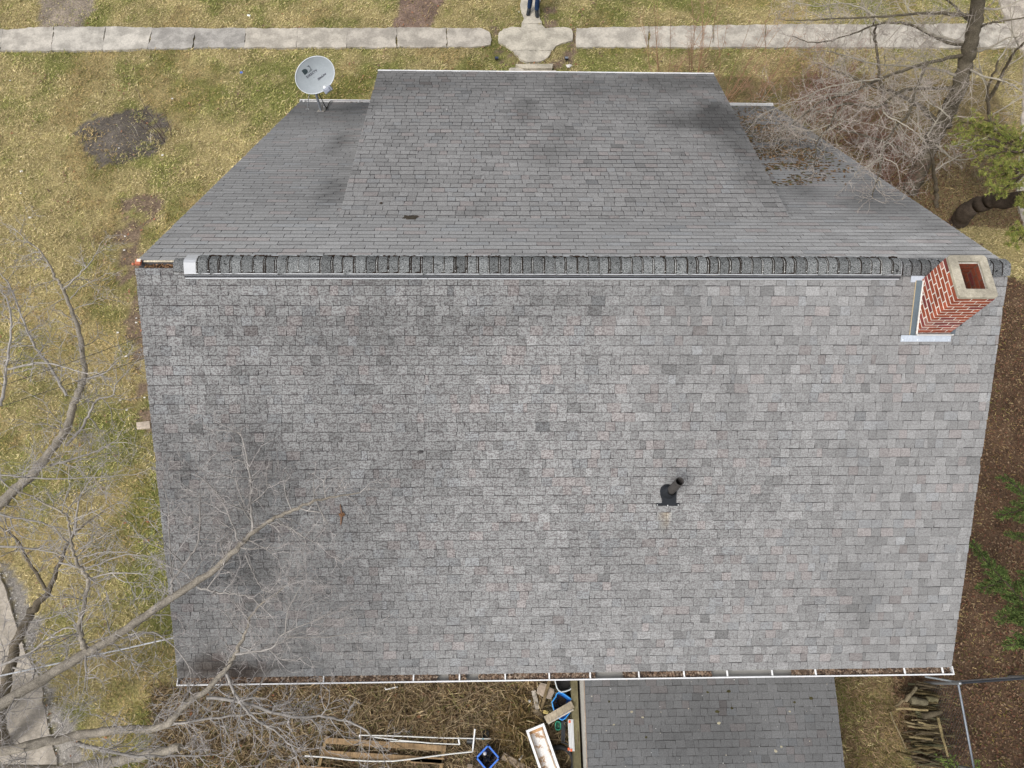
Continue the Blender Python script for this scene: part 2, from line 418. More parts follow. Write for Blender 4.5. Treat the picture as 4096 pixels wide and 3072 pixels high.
def lawn_col(x, y):
    g = green_mask(x, y); n = len(x); r = rng.uniform(0, 1, n)
    pal = np.array([(.64, .54, .31), (.60, .495, .255), (.52, .43, .21), (.34, .27, .15), (.40, .375, .14), (.26, .275, .08), (.15, .185, .05)])
    isg = r < (.15+.63*g)
    pick = np.where(isg, rng.choice([4, 4, 5, 6], n), rng.choice([0, 1, 1, 2, 3], n))
    c = pal[pick]*rng.uniform(.72, 1.2, (n, 1))*((.74+.52*vn(x*6.5, y*6.5, 44))*(.80+.4*fbm(x*.9, y*.9, 87)))[:, None]*np.where((fbm(x*.8, y*.8, 88) > .60)[:, None], V((.80, .72, .66)), 1.0)
    bed, bare, bed2, back, right, strip, gravel, thick = regions(x, y)
    dull = back | right | bed2 | thick; c[dull] = c[dull]*V((.66, .6, .56))
    return c
blades(620000, (-16.5, 17, -8, 15.2), (.04, .105), (.1, .9), lawn_col, lawn_ok, 'grass', 'matted straw and green winter lawn grass around the house', 'grass')
def back_ok(x, y):
    bed, bare, bed2, back, right, strip, gravel, thick = regions(x, y)
    return back & ~infoot(x, y) & (x < 1.2) & (rng.uniform(0, 1, x.shape) < .3+.9*fbm(x*1.1, y*1.1, 19))
def back_col(x, y):
    n = len(x); pal = np.array([(.54, .43, .26), (.41, .31, .18), (.26, .185, .11), (.16, .115, .075), (.22, .21, .085), (.44, .34, .21)])
    return pal[rng.choice(6, n, p=[.16, .2, .26, .2, .1, .08])]*rng.uniform(.7, 1.2, (n, 1))
blades(42000, (-10, 1.3, -8.4, -4.4), (.10, .34), (.02, .7), back_col, back_ok, 'dead_weeds', 'tangled brown dead weeds and thatch behind the house', 'weeds', .05)
def tuft_ok(x, y):
    c = U(2075, 2960); d = np.hypot((x-c[0]), (y-c[1])*.55); return (rng.uniform(0, 1, x.shape) < np.exp(-(d/.33)**2))
blades(9000, (-1.4, 1.0, -8.0, -5.0), (.16, .40), (.15, .9), lambda x, y: np.array([(.5, .38, .19), (.38, .28, .14), (.25, .19, .1), (.2, .21, .07)])[rng.choice(4, len(x), p=[.35, .35, .2, .1])]*rng.uniform(.7, 1.15, (len(x), 1)), tuft_ok,
       'straw_tussock', 'long golden straw tussock beside the white tray', 'grass', .04)
def stripr_ok(x, y): return (x > 5.5) & (x < 7.9+.3*np.sin(y*3)) & (y < -4.7)
blades(16000, (5.4, 8.4, -8.3, -4.6), (.06, .17), (.05, .7), lambda x, y: np.array([(.44, .32, .19), (.36, .25, .15), (.27, .19, .11), (.17, .13, .06)])[rng.choice(4, len(x))]*rng.uniform(.7, 1.15, (len(x), 1)), stripr_ok,
       'straw_patch', 'pale dry straw patch between the shed roof and the log pile', 'grass', .07)
def leaves(n, box, size, accept, pal, name, label, z=G+.02):
    x = rng.uniform(box[0], box[1], n); y = rng.uniform(box[2], box[3], n); k = accept(x, y); x, y = x[k], y[k]; n = len(x)
    s = rng.uniform(size[0], size[1], n); a = rng.uniform(0, 6.28, n); tl = rng.uniform(-.5, .5, (n, 2))
    zz = z(x, y) if callable(z) else np.full(n, z)
    v = np.empty((n, 5, 3))
    for i, (ux, uy, up) in enumerate(((-1, 0, .1), (-.1, -.55, 0), (1, .05, .15), (.15, .5, 0), (-.45, .42, .2))):
        px = (ux*np.cos(a)-uy*np.sin(a))*s; py = (ux*np.sin(a)+uy*np.cos(a))*s
        v[:, i] = np.stack([x+px, y+py, zz+up*s+px*tl[:, 0]*.6+py*tl[:, 1]*.6+s*.25], 1)
    c = np.array(pal)[rng.choice(len(pal), n)]*rng.uniform(.7, 1.2, (n, 1))
    o = raw_mesh(name, v.reshape(-1, 3), np.arange(n*5), 5, np.c_[np.repeat(c, 5, 0), np.ones(n*5)], M_LEAF)
    return tag(o, label, 'leaves', kind='stuff')
LPAL = [(.20, .12, .075), (.26, .17, .10), (.30, .20, .13), (.28, .13, .075), (.15, .10, .07)]
def lawn_leaf(x, y):
    bed, bare, bed2, back, right, strip, gravel, thick = regions(x, y)
    d = np.where(bed2, .9, np.where(strip, .3, np.where(bed, .2, np.where(back, .7, .02+.28*sst(.55, .72, fbm(x*.9, y*.9, 66))))))
    front = np.exp(-((x-.7)/1.5)**2-((y-11.6)/.7)**2)*.7
    return ~(infoot(x, y) | right) & (rng.uniform(0, 1, x.shape) < d+front) & (~paved(x, y) | (rng.uniform(0, 1, x.shape) < .03))
leaves(26000, (-16, 17, -8, 15), (.018, .05), lawn_leaf, LPAL, 'fallen_leaves', 'scattered brown fallen leaves over the lawn and backyard')
def edge_stone(x, y):
    q = [(p[0]+.22, p[1]) for p in P_DRIVEL]; q0 = [(p[0]-.10, p[1]) for p in P_DRIVEL]
    return inpoly(x, y, q) & ~inpoly(x, y, q0)
leaves(9000, (-13, -8, -9, 0), (.008, .022), edge_stone, [(.5, .48, .45), (.38, .36, .33), (.6, .58, .55), (.26, .24, .21)], 'gravel', 'loose pale gravel along the ragged driveway edge', z=G+.012)
def right_leaf(x, y):
    bed, bare, bed2, back, right, strip, gravel, thick = regions(x, y)
    return (right | thick) & ~infoot(x, y)
leaves(60000, (6, 14, -8, 9), (.012, .036), right_leaf, [(.12, .07, .045), (.155, .09, .055), (.085, .055, .04), (.19, .115, .07), (.25, .175, .11), (.15, .07, .045)], 'leaf_litter', 'dark reddish brown leaf litter along the right side of the house')

# ================================================================== HOUSE
house = empty('house', (.6, 1.45, G), 'grey shingled house with a long ridge vent and a low shed dormer', 'house')
EX, EP = .136, None
def shingles(name, O, u, v, W, Lr, parent, exp=.136, wr=(.10, .21), gap=(.002, .006), lam=True, base=(.235, .237, .24), stain_shade=None, amp=None, jit=.006, slots=None, rowgap=(.005, .010), wav=0.0, var=.085, seed=1):
    """courses of separate tabs laid on the plane O + a*u + b*v"""
    r = np.random.default_rng(seed); O, u, v = V(O), nrm(u), nrm(v); n = np.cross(u, v)
    vs = []; fc = []; cs = []
    rows = int(math.ceil(Lr/exp)); base = V(base)
    for i in range(rows):
        b0 = i*exp; b1 = min(Lr, (i+1)*exp); a = -r.uniform(0, wr[1]) if slots is None else -slots*(1-((i*.37) % 1.0))
        while a < W:
            w = r.uniform(*wr) if slots is None else slots*r.uniform(.96, 1.04)
            if r.random() < .10 and slots is None: w *= .45
            g = r.uniform(*gap); a0, a1 = max(0, a+g/2), min(W, a+w-g/2); a += w
            if a1-a0 < .012: continue
            h = (r.choice([.004, .007]) if lam else .0035)+r.uniform(0, .0015)
            wv = wav*(math.sin(a0*1.3+i*.35)+math.sin(a0*.47+2+i*.11))
            j = r.uniform(-jit, jit, 4); rg = r.uniform(*rowgap)
            sk = r.uniform(-.006, .006, 2)
            lo0, lo1 = max(0, b0+j[0]+wv), max(0, b0+j[1]+wv)
            q = [(a0+sk[0], lo0), (a1+sk[1], lo1), (a1-sk[1], b1-rg+wv+j[1]*.5), (a0-sk[0], b1-rg+wv+j[0]*.5)]
            q = [(min(max(x, 0), W), min(y, Lr)) for x, y in q]
            P = [O+u*x+v*y for x, y in q]; k = len(vs)
            vs += [P[0]+n*h, P[1]+n*h, P[2]+n*.0025, P[3]+n*.0025, P[0]-n*.003, P[1]-n*.003, P[2]-n*.003, P[3]-n*.003]
            fc += [(k, k+1, k+2, k+3), (k+4, k+5, k+1, k), (k+5, k+6, k+2, k+1), (k+7, k+4, k, k+3)]
            t = base*(1+r.normal(0, var))
            if lam and r.random() < .025: t = t*r.uniform(.74, .88)
            if r.random() < .09: t = t*V((1.05, .985, .972))
            elif r.random() < .08: t = t*V((.98, 1.0, 1.02))
            cs += [t]*8
    vs = np.array(vs); cs = np.array(cs); al = np.full(len(vs), .3)
    if stain_shade is not None: cs = cs*stain_shade(vs)
    if amp is not None: al = amp(vs)
    c4 = np.c_[cs, np.ones(len(cs))]; c4[:, 3] = al
    return raw_mesh(name, vs, np.array(fc).ravel(), 4, c4, MS, parent)
def blob(x, y, cx, cy, rx, ry, a, s=0):
    n = (fbm(x*1.6, y*1.6, 40+s)-.5)*1.3
    return 1-a*sst(1.0, .15, np.hypot((x-cx)/rx, (y-cy)/ry)+n*.8)
RY = .048                                              # half width of the ridge slot
nN = nrm((0, -TP, 1)); nF = nrm((0, TP, 1)); vN = nrm((0, 1, TP)); vF = nrm((0, 1, -TP)); nD = nrm((0, DP, 1))
# ---- roof decks (thick slabs) under the shingles
def slab(name, y0, y1, x0, x1, k, zofs, th, col=(.075, .071, .073), parent=house):
    b = MB(); z = lambda y: k(y)+zofs
    nn = nrm((0, -(k(1.)-k(0.)), 1))*th
    P = [V((x0, y0, z(y0))), V((x1, y0, z(y0))), V((x1, y1, z(y1))), V((x0, y1, z(y1)))]
    Q = [p-nn for p in P]
    b.add(P+Q, [(0, 1, 2, 3), (7, 6, 5, 4), (0, 4, 5, 1), (1, 5, 6, 2), (2, 6, 7, 3), (3, 7, 4, 0)], col)
    return b.build(name, M_FELT, parent)
kN = lambda y: TP*y; kF = lambda y: -TP*y; kD = lambda y: DK-DP*y
slab('roof_deck', YN+.01, -RY, XL+.015, XR-.015, kN, -.006, .12)
slab('roof_deck', RY, YF-.01, XL+.015, XR-.015, kF, -.006, .12)
slab('dormer_deck', D0-.02, D1-.01, DXL+.012, DXR-.012, kD, -.006, .10)
def st_near(v):
    x, y = v[:, 0], v[:, 1]; s = np.ones(len(x))
    for p in [((1000, 1900), .8, 1.1, .30), ((1000, 2330), .7, .8, .34), ((700, 1830), .5, .8, .25), ((1500, 1320), 2.6, .45, .16), ((2200, 1230), 1.2, .3, .2),
              ((3450, 2400), .9, .6, .18), ((3380, 1820), .35, .3, .2), ((1650, 1820), .4, .4, .15), ((620, 1180), .5, .4, .1), ((2500, 2250), 1.8, .7, .1)]:
        q = NS(*p[0]); s = s*blob(x, y, q[0], q[1], p[1], p[2], p[3], int(p[0][0]) % 13)
    s = s*(.93+.16*fbm(x*.45, y*.45, 3)+.16*(fbm(x*3.2, y*.35, 52)-.5))*(.84+.19*sst(-4.5, 3.5, x-.5*y*.6-.8+1.5*(fbm(x*.5, y*.5, 47)-.5)))
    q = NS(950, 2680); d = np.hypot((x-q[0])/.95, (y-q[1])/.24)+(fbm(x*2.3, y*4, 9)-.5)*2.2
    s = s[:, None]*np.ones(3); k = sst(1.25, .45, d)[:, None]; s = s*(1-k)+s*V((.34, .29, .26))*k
    # rust run below the vent flashing
    q = NS(2668, 2020); dd = np.abs(x-q[0]-.02*np.sin(y*20))/.045; k = (sst(1.2, .2, dd)*sst(q[1]+.02, q[1]-.02, y)*sst(q[1]-.42, q[1]-.05, y)*.7)[:, None]
    s = s*(1-k)+s*V((1.3, 1.05, .7))*k
    # chalky streaks near the right rake
    k = sst(XR-.42, XR-.25, x)*sst(XR-.05, XR-.2, x)*sst(-2.2, -4.6, y)*sst(.45, .62, fbm(x*5, y*1.6, 71)); s = s*(1+.16*k[:, None])
    return s
def am_near(v):
    x, y = v[:, 0], v[:, 1]
    return np.clip(.25+.75*sst(4.5, -2.5, x+.9*y*.6+1.2*(fbm(x*.7, y*.7, 12)-.5)*4), .25, 1)*np.clip(.55+.45*sst(-5.2, -3.0, y), 0, 1)
shingles('near_roof', (XL, YN-.015, TP*(YN-.015)), (1, 0, 0), vN, XR-XL, (-RY-YN+.015)/vN[1], house, base=(.224, .221, .219), stain_shade=st_near, amp=am_near, seed=3)
def st_shade_far(v):
    x, y = v[:, 0], v[:, 1]; s = .98+.1*fbm(x*.6, y*.6, 3)
    s = s*(1-.45*sst(5.3, 7.7, y)*(.5+.9*fbm(x*1.1, y*1.1, 5)))
    for p in [((3220, 620), 1.1, 1.6, .30), ((3480, 800), 1.2, .9, .30), ((1360, 560), .30, 1.5, .45), ((1330, 760), .30, 1.2, .38), ((3010, 520), .5, 1.5, .4), ((3200, 760), .55, 1.1, .35), ((3100, 560), .9, 1.2, .3), ((3750, 900), .6, .5, .22), ((620, 960), .3, .6, .1)]:  # the two by the dormer's left side paint its soft shade over algae
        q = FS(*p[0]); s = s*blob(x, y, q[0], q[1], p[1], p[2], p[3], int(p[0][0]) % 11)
    s = s*(1+.20*sst(2.0, .3, y))
    s = s[:, None]*np.ones(3)
    k = sst(.5, .62, fbm(x*9, y*2.2, 31))*sst(1.6, .5, y)*sst(2.5, 5.5, x)*.28; s = s*(1+k[:, None])
    return s
shingles('far_roof', (XR, YF+.015, -TP*(YF+.015)), (-1, 0, 0), -vF, XR-XL, (YF+.015-RY)/vF[1], house, slots=.33, lam=False, base=(.248, .246, .245), stain_shade=st_shade_far, amp=lambda v: np.full(len(v), .16), gap=(.005, .010), var=.06, jit=.004, rowgap=(.015, .021), seed=5)
def st_dorm(v):
    x, y = v[:, 0], v[:, 1]; s = .92+.14*fbm(x*.5, y*.5, 13)+.20*(fbm(x*2.4, y*.4, 53)-.5)+.05*sst(3.5, 1.5, y)
    for p in [((2830, 470), 1.3, 1.0, .62), ((2960, 590), .7, 1.1, .5), ((2800, 330), 1.6, .6, .34), ((2100, 430), .35, .8, .28), ((2250, 520), .5, .5, .22), ((1880, 850), .45, .25, .3), ((2180, 620), .9, .6, .2), ((3020, 700), .5, .8, .28), ((1650, 330), 1.5, .5, .2), ((1480, 400), .3, 1.6, .22), ((2400, 350), 2.0, .7, .2)]:
        q = DS(*p[0]); s = s*blob(x, y, q[0], q[1], p[1], p[2], p[3], int(p[0][0]) % 17)
    s = s*(1-.22*sst(4.0, 6.4, y))
    return s[:, None]*np.ones(3)
shingles('dormer_roof', (DXR, D1+.015, DK-DP*(D1+.015)), (-1, 0, 0), nrm((0, -1, DP)), DXR-DXL, (D1+.015-D0)/nrm((0, 1, -DP))[1], house, base=(.228, .224, .221), stain_shade=st_dorm, amp=lambda v: np.full(len(v), .22), wr=(.13, .25), wav=.007, var=.06, gap=(.004, .010), rowgap=(.016, .023), seed=8)
# torn shingle with bare felt showing
b = MB(); q = DS(1642, 872)
for k in range(3):
    a = rng.uniform(0, 6.28); pts = []
    for i in range(9):
        t = 6.28*i/9; rr = rng.uniform(.03, .085); pts.append((q[0]+(-.05, .05, .02)[k]+math.cos(t)*rr*1.3, q[1]+(.0, .02, -.05)[k]+math.sin(t)*rr))
    b.add([(x, y, kD(y)+.0135+.0015*k) for x, y in pts], [tuple(range(9))], (.05, .042, .033))
b.build('torn_patch', M_FELT, house)

# ---- walls
SIDE = (.52, .50, .46)
M_SIDE = Mat('lap_siding', .6, 0, .3); _n = M_SIDE.noise(8, 3); _w = M_SIDE.n('ShaderNodeTexWave', wave_type='BANDS', bands_direction='Z', wave_profile='SAW'); _w.inputs['Scale'].default_value = 1.6
M_SIDE.l(M_SIDE.tc.outputs['Object'], _w.inputs[0]); M_SIDE.col(M_SIDE.mix(1.0, SIDE, M_SIDE.grey(M_SIDE.mr(_n, .3, .7, .9, 1.05)), 'MULTIPLY')); M_SIDE.bump(_w.outputs['Fac'], .6, .02)
def xprism(name, prof, x0, x1, mat, col=SIDE, parent=house):
    b = MB(); n = len(prof); vs = [(x0, y, z) for y, z in prof]+[(x1, y, z) for y, z in prof]
    b.add(vs, [tuple(range(n)), tuple(range(2*n-1, n-1, -1))]+[(i, i+n, (i+1) % n+n, (i+1) % n) for i in range(n)], col)
    return b.build(name, mat, parent)
xprism('wall', [(-4.72, G-.3), (-4.72, TP*-4.72-.16), (-.25, TP*-.25-.16), (-.25, -.60), (.25, -.60), (.25, -TP*.25-.16), (7.62, -TP*7.62-.16), (7.62, G-.3)], XL+.32, XR-.32, M_SIDE.m)
xprism('dormer_wall', [(D0+.35, kD(D0+.35)-.12), (D1-.28, kD(D1-.28)-.12), (D1-.28, kF(D1-.28)-.02), (D0+.35, kF(D0+.35)-.10)], DXL+.16, DXR-.16, M_SIDE.m)
# rakes and fascias
for x in (XL+.03, XR-.03):
    s = -1 if x < 0 else 1
    for (y0, y1, k) in ((YN+.02, -.05, kN), (.05, YF-.02, kF)):
        b = MB(); b.bar((x+s*.006, y0, k(y0)-.085), (x+s*.006, y1, k(y1)-.085), .022, .13, col=(.60, .56, .50)); b.build('rake_board', M_WHITE, house)
for x0, x1, y, z in ((XL+.06, XR-.06, YN+.03, kN(YN)-.10), (XL+.06, XR-.06, YF-.03, kF(YF)-.10), (DXL+.03, DXR-.03, D1-.03, kD(D1)-.10)):
    b = MB(); b.box(((x0+x1)/2, y, z), (x1-x0, .03, .15), col=(.62, .6, .57)); b.build('fascia', M_WHITE, house)
# ---- gutters: trough, bright rolled lip, end caps; hangers are sub-parts
WHT = (.70, .70, .71)
def gutter(x0, x1, y, z0, z1, s, hangers, wd=.125, lip=.018):
    """s = -1 the trough lies to -y of the eave, +1 to +y; z0..z1 the lip height at the two ends"""
    b = MB(); ya, yb = y, y+s*wd
    def strip(a, bb, t, col):    # thin slab between two profile points, following the fall of the gutter
        p = [(x0, a[0], z0+a[1]), (x1, a[0], z1+a[1]), (x1, bb[0], z1+bb[1]), (x0, bb[0], z0+bb[1])]
        n = nrm(np.cross(V(p[1])-V(p[0]), V(p[3])-V(p[0])))*t
        q = [V(i)+n for i in p]; b.add([V(i) for i in p]+q, [(3, 2, 1, 0), (4, 5, 6, 7), (0, 1, 5, 4), (1, 2, 6, 5), (2, 3, 7, 6), (3, 0, 4, 7)], col)
    strip((ya, -.01), (ya, -.11), .002, (.3, .29, .27)); strip((ya, -.11), (yb-s*.03, -.11), .002, (.3, .29, .27))
    strip((yb-s*.03, -.11), (yb, -.03), .002, WHT); strip((yb, -.03), (yb, .0), .002, WHT)
    strip((yb, .004), (yb-s*lip, .004), .005, WHT)
    for x, z in ((x0, z0), (x1, z1)): b.box((x, (ya+yb)/2, z-.05), (.012, wd, .105), col=WHT)
    g = b.build('gutter', M_WHITE, house)
    for x in hangers:
        h = MB(); z = z0+(z1-z0)*(x-x0)/(x1-x0); h.box((x, (ya+yb-s*lip)/2, z-.012), (.024, wd-lip-.006, .004), col=(.72, .72, .72)); h.box((x+.006, (ya+yb-s*lip)/2, z-.004), (.006, wd-lip-.006, .014), col=(.78, .78, .78))
        h.build('gutter_hanger', M_WHITE, g)
    return g
ZG = kN(YN)-.015
hx = [U(x, 2690, ZG)[0] for x in (1294, 1654, 1838, 2021, 2197, 2361, 2556, 2737, 2910, 3090, 3264, 3621, 3773)]
gutter(XL-.01, XR+.02, YN+.0, ZG-.03, ZG, -1, hx)
gutter(XL+.0, XR-.0, YF, kF(YF)-.02, kF(YF)-.02, 1, [FS(1212, 410)[0], FS(1318, 410)[0], FS(1432, 410)[0], 5.2], .11)
gutter(DXL-.0, DXR+.0, D1, kD(D1)-.02, kD(D1)-.02, 1, [-2.5, -.8, 1.0, 2.8], .06, .03)
# leaf litter lying in the trough
def litter(n, x0, x1, y0, y1, zf, name, label, size=(.02, .05)):
    return leaves(n, (x0, x1, y0, y1), size, lambda x, y: fbm(x*1.7, y*0+3, 14) > .37, [(.17, .11, .075), (.10, .07, .05), (.24, .17, .12), (.07, .05, .04), (.33, .26, .2)], name, label, z=zf)
litter(5200, XL+.05, XR-.02, YN-.098, YN-.008, lambda x, y: ZG-.075+.03*fbm(x*4, y*4, 2), 'gutter_litter', 'brown leaf litter filling the back gutter under the shingle edge')
litter(420, DXL-1.6, DXL+.3, YF+.01, YF+.085, lambda x, y: kF(YF)-.10+0*x, 'gutter_debris', 'dark damp leaves in the front gutter below the satellite dish')

# ---- ridge: sheathing slot, exposed board, caps, vent
b = MB(); b.box((0.6, 0, -.13), (XR-XL-.1, .11, .02), col=(.03, .02, .015)); b.build('ridge_slot', M_FELT, house)
b = MB()
for i in range(220):
    x = rng.uniform(-5.2, -4.8); y = rng.uniform(-.04, .03); s = rng.uniform(.012, .03)
    b.box((x, y, -.085+rng.uniform(-.02, .02)), (s, s*.7, s*.3), rot=Matrix.Rotation(rng.uniform(0, 6), 3, 'Z') @ Matrix.Rotation(rng.uniform(-.6, .6), 3, 'X'), col=tuple(V((.17, .10, .055))*rng.uniform(.3, 1.5)))
b.build('nest_debris', M_LEAF, house)
b = MB(); b.box((-5.0, .036, -.012), (.40, .022, .012), col=(.56, .49, .37)); b.build('ridge_board', M_WOOD, house)
b = MB(); b.box((-5.262, .012, .0), (.07, .075, .035), col=(.45, .15, .085)); b.box((-5.25, .03, .021), (.05, .04, .008), col=(.78, .68, .58)); b.ball((-5.335, -.002, -.02), .02, col=(.5, .17, .1)); b.build('ridge_end_cap', M_GEN, house)
def ridge_prof(y, lift):                                # rounded profile over the ridge
    return -TP*(math.sqrt(y*y+.035**2)-.035)+lift
def arch(b, x0, x1, ys, lift, th, col, tilt=0, tail=0, tail1=None):
    """curved strip across the ridge from x0 to x1; tilt lifts the x0 end; tail moves the lower edge"""
    vs = []; n = len(ys); tail1 = tail if tail1 is None else tail1
    for x, lf, tl in ((x0, lift+tilt, tail), (x1, lift, tail1)):
        for i, y in enumerate(ys):
            y2 = y+(tl if i == 0 else 0); vs.append((x+random.uniform(-.002, .002), y2, ridge_prof(y2, lf)))
    m2 = len(vs); vs += [(p[0], p[1], p[2]-th) for p in vs]
    f = [(i, i+1, n+i+1, n+i)[::-1] for i in range(n-1)]+[(i+m2, i+1+m2, n+i+1+m2, n+i+m2) for i in range(n-1)]
    f += [(i, i+1, i+1+m2, i+m2) for i in range(n-1)]+[(n+i+1, n+i, n+i+m2, n+i+1+m2) for i in range(n-1)]+[(0, m2, m2+n, n), (n-1, 2*n-1, m2+2*n-1, m2+n-1)]
    b.add(vs, f, col, False)
VX0, VX1 = NS(741, 1060)[0], NS(3600, 1060)[0]
YS = [-.150, -.11, -.06, -.02, .02, .06, .11, .155]
b = MB(); ALU = (.40, .41, .43)
arch(b, VX0, VX1, YS, .054, .004, ALU)
for y0, y1, lf in ((.155, .18, .030), (-.186, -.172, .016)):
    for k in range(3):
        xa = VX0+(VX1-VX0)*k/3; xb = VX0+(VX1-VX0)*(k+1)/3-.008
        b.add([(xa, y0, ridge_prof(y0, lf)), (xb, y0, ridge_prof(y0, lf)), (xb, y1, ridge_prof(y1, lf)), (xa, y1, ridge_prof(y1, lf))], [(0, 1, 2, 3)], ALU)
vent = b.build('ridge_vent', M_WHITE, house)
b = MB()                                                # perforated baffle strip along the lower edge
n = int((VX1-VX0)/.014)
for i in range(n):
    x = VX0+i*.014
    for yy in (-.157, -.165): b.add([(x+.002, yy, ridge_prof(yy, .042)), (x+.011, yy, ridge_prof(yy, .042)), (x+.011, yy-.004, ridge_prof(yy-.004, .040)), (x+.002, yy-.004, ridge_prof(yy-.004, .040))], [(3, 2, 1, 0)], (.33, .34, .36))
b.box(((VX0+VX1)/2, -.161, ridge_prof(-.161, .022)), (VX1-VX0, .020, .030), col=(.035, .035, .04)); b.build('vent_screen', M_METAL, vent)
b = MB()                                                # tar left on the vent between the caps
arch(b, VX0+.16, VX1-.01, [-.140, -.10, -.06, -.02, .02, .06, .12], .058, .003, (.028, .022, .018)); b.build('tar_layer', M_FELT, vent)
M_CAP = Mat('ridge_cap_granules', .95, 0, .1); _a = M_CAP.attr(); _k = M_CAP.mr(M_CAP.noise(95, 2, .7), .42, .6, .5, 2.0); _k2 = M_CAP.mr(M_CAP.noise(16, 4, .75), .35, .42, .14, 1)
M_CAP.col(M_CAP.mix(1.0, M_CAP.mix(1.0, _a.outputs[0], M_CAP.grey(_k), 'MULTIPLY'), M_CAP.grey(_k2), 'MULTIPLY')); M_CAP = M_CAP.m
b = MB(); x = VX0+.30                                 # torn brown mastic along the far edge of the caps
while x < VX1-.05:
    L = random.uniform(.06, .28); k = max(3, int(L/.02)); lo_ = [random.uniform(.085, .118) for _ in range(k+1)]; hi_ = [max(l+.008, random.uniform(.120, .142)) for l in lo_]
    col = (.05, .034, .026) if random.random() < .5 else (.20, .205, .205)
    for i in range(k):
        xa, xb = x+L*i/k, x+L*(i+1)/k; b.add([(xa, lo_[i], ridge_prof(lo_[i], .074)), (xb, lo_[i+1], ridge_prof(lo_[i+1], .074)), (xb, hi_[i+1], ridge_prof(hi_[i+1], .068)), (xa, hi_[i], ridge_prof(hi_[i], .068))], [(0, 1, 2, 3)], col)
    x += L+random.uniform(0, .10)
b.build('torn_edge', M_FELT, vent)
PITCH = (VX1-VX0-.16)/64
for k in range(64):
    x = VX0+.16+k*PITCH; b = MB(); c = tuple(V((.122, .126, .126))*random.uniform(.75, 1.25)); d = random.uniform
    lo = -.142+d(-.008, .006); ys = [lo, -.11, -.07, -.03, 0, .035, .075+d(-.008, .01), .105+d(-.025, .03)]
    arch(b, x+d(.022, .036), x+PITCH-d(-.004, .012), ys, .063+d(-.004, .006), .006, c, tilt=d(.004, .016), tail=-d(.004, .010), tail1=d(.010, .026)*(1 if 12 < k < 30 else .5))
    arch(b, x+d(.005, .008), x+d(.013, .017), [y*.97 for y in ys[:-1]], .066, .005, tuple(V((.22, .22, .215))*d(.4, 1.2)))
    if d(0, 1) < .75: b.ball((x+.016, -.118, ridge_prof(-.118, .071)), .0045, 6, 4, (.85, .85, .85))
    b.build('ridge_cap', M_CAP, vent)
for x in (-4.79, -4.71): b = MB(); arch(b, x, x+.085, [-.11, -.06, -.02, .02, .06, .09], .022, .006, (.13, .132, .132), tilt=.008); b.build('ridge_cap', M_CAP, house)
x = VX1+.02
while x < XR-.02:
    t = random.uniform(.12, .16); b = MB(); arch(b, x+.012, min(x+t, XR+.005), [-.15+random.uniform(-.01, .01), -.1, -.05, 0, .05, .09, .12], .022, .006, tuple(V((.13, .133, .135))*random.uniform(.7, 1.2)), tilt=.012, tail1=.012); b.build('ridge_cap', M_CAP, house); x += t
b = MB(); arch(b, VX1+.0, XR+.004, [-.13, -.1, -.05, 0, .05, .10], .012, .006, (.028, .022, .02)); b.build('tar_strip', M_FELT, house); b = MB(); arch(b, -4.80, VX0, [-.11, -.05, 0, .05, .09], .014, .006, (.028, .022, .02)); b.build('tar_strip', M_FELT, house)

# ---- chimney
CX0, CX1, CY0, CY1, CZ = 5.30, 5.785, -.775, -.175, .455
ch = MB(); zb = -.75
MORT = (.72, .68, .61)
T = .088
for (x0, x1, y0, y1) in ((CX0, CX1, CY0, CY0+T), (CX0, CX1, CY1-T, CY1), (CX0, CX0+T, CY0+T, CY1-T), (CX1-T, CX1, CY0+T, CY1-T)):
    ch.box(((x0+x1)/2, (y0+y1)/2, (zb+CZ)/2), (x1-x0-.002, y1-y0-.002 if y1-y0 < .2 else y1-y0, CZ-zb), col=MORT)
def brick(c, s, eff=0, tone=1.0):
    t = random.uniform(.75, 1.2)*tone; col = V((.30, .078, .042))*t
    if random.random() < .2: col = V((.20, .05, .045))*t
    if random.random() < eff: col = col*.65+V((.42, .27, .25))*.35
    ch.box(c, s, col=tuple(col), rot=Matrix.Rotation(random.uniform(-.012, .012), 3, 'Z'))
h = .0735; row = 0; z = CZ-h/2-.004
while z > zb+.03:
    o = (row % 2)*.5
    for (a0, a1, fixed, ax) in ((CX0, CX1, CY0, 'x'), (CX0, CX1, CY1, 'x'), (CY0, CY1, CX0, 'y'), (CY0, CY1, CX1, 'y'), (CX0+T, CX1-T, CY0+T, 'ix'), (CX0+T, CX1-T, CY1-T, 'ix'), (CY0+T, CY1-T, CX0+T, 'iy'), (CY0+T, CY1-T, CX1-T, 'iy')):
        Lb = .205; a = a0-o*Lb
        while a < a1-.01:
            p0, p1 = max(a0, a), min(a1, a+Lb-.018); a += Lb
            if p1-p0 < .02: continue
            eff = (.42*(z < -.15) if ax == 'x' else .04) if len(ax) == 1 else 0
            ci = (p0+p1)/2
            st_ = 1.0 if len(ax) == 1 else .62  # inner bricks darker than the outer ones
            tk = .006 if len(ax) == 1 else .012
            if ax[-1] == 'x': brick((ci, fixed, z), (p1-p0, tk, h-.020), eff, st_)
            else: brick((fixed, ci, z), (tk, p1-p0, h-.020), eff, st_)
    z -= h; row += 1
for (x0, x1, y0, y1) in ((CX0+T, CX1-T, CY0+T-.001, CY0+T+.002), (CX0+T, CX1-T, CY1-T-.002, CY1-T+.001), (CX0+T-.001, CX0+T+.002, CY0+T+.003, CY1-T-.003), (CX1-T-.002, CX1-T+.001, CY0+T+.003, CY1-T-.003)):
    ch.box(((x0+x1)/2, (y0+y1)/2, (zb+CZ)/2-.002), (x1-x0, y1-y0, CZ-zb-.01), col=(.13, .075, .055))   # dark brown inner face
chim = ch.build('chimney', M_BRICK, house)
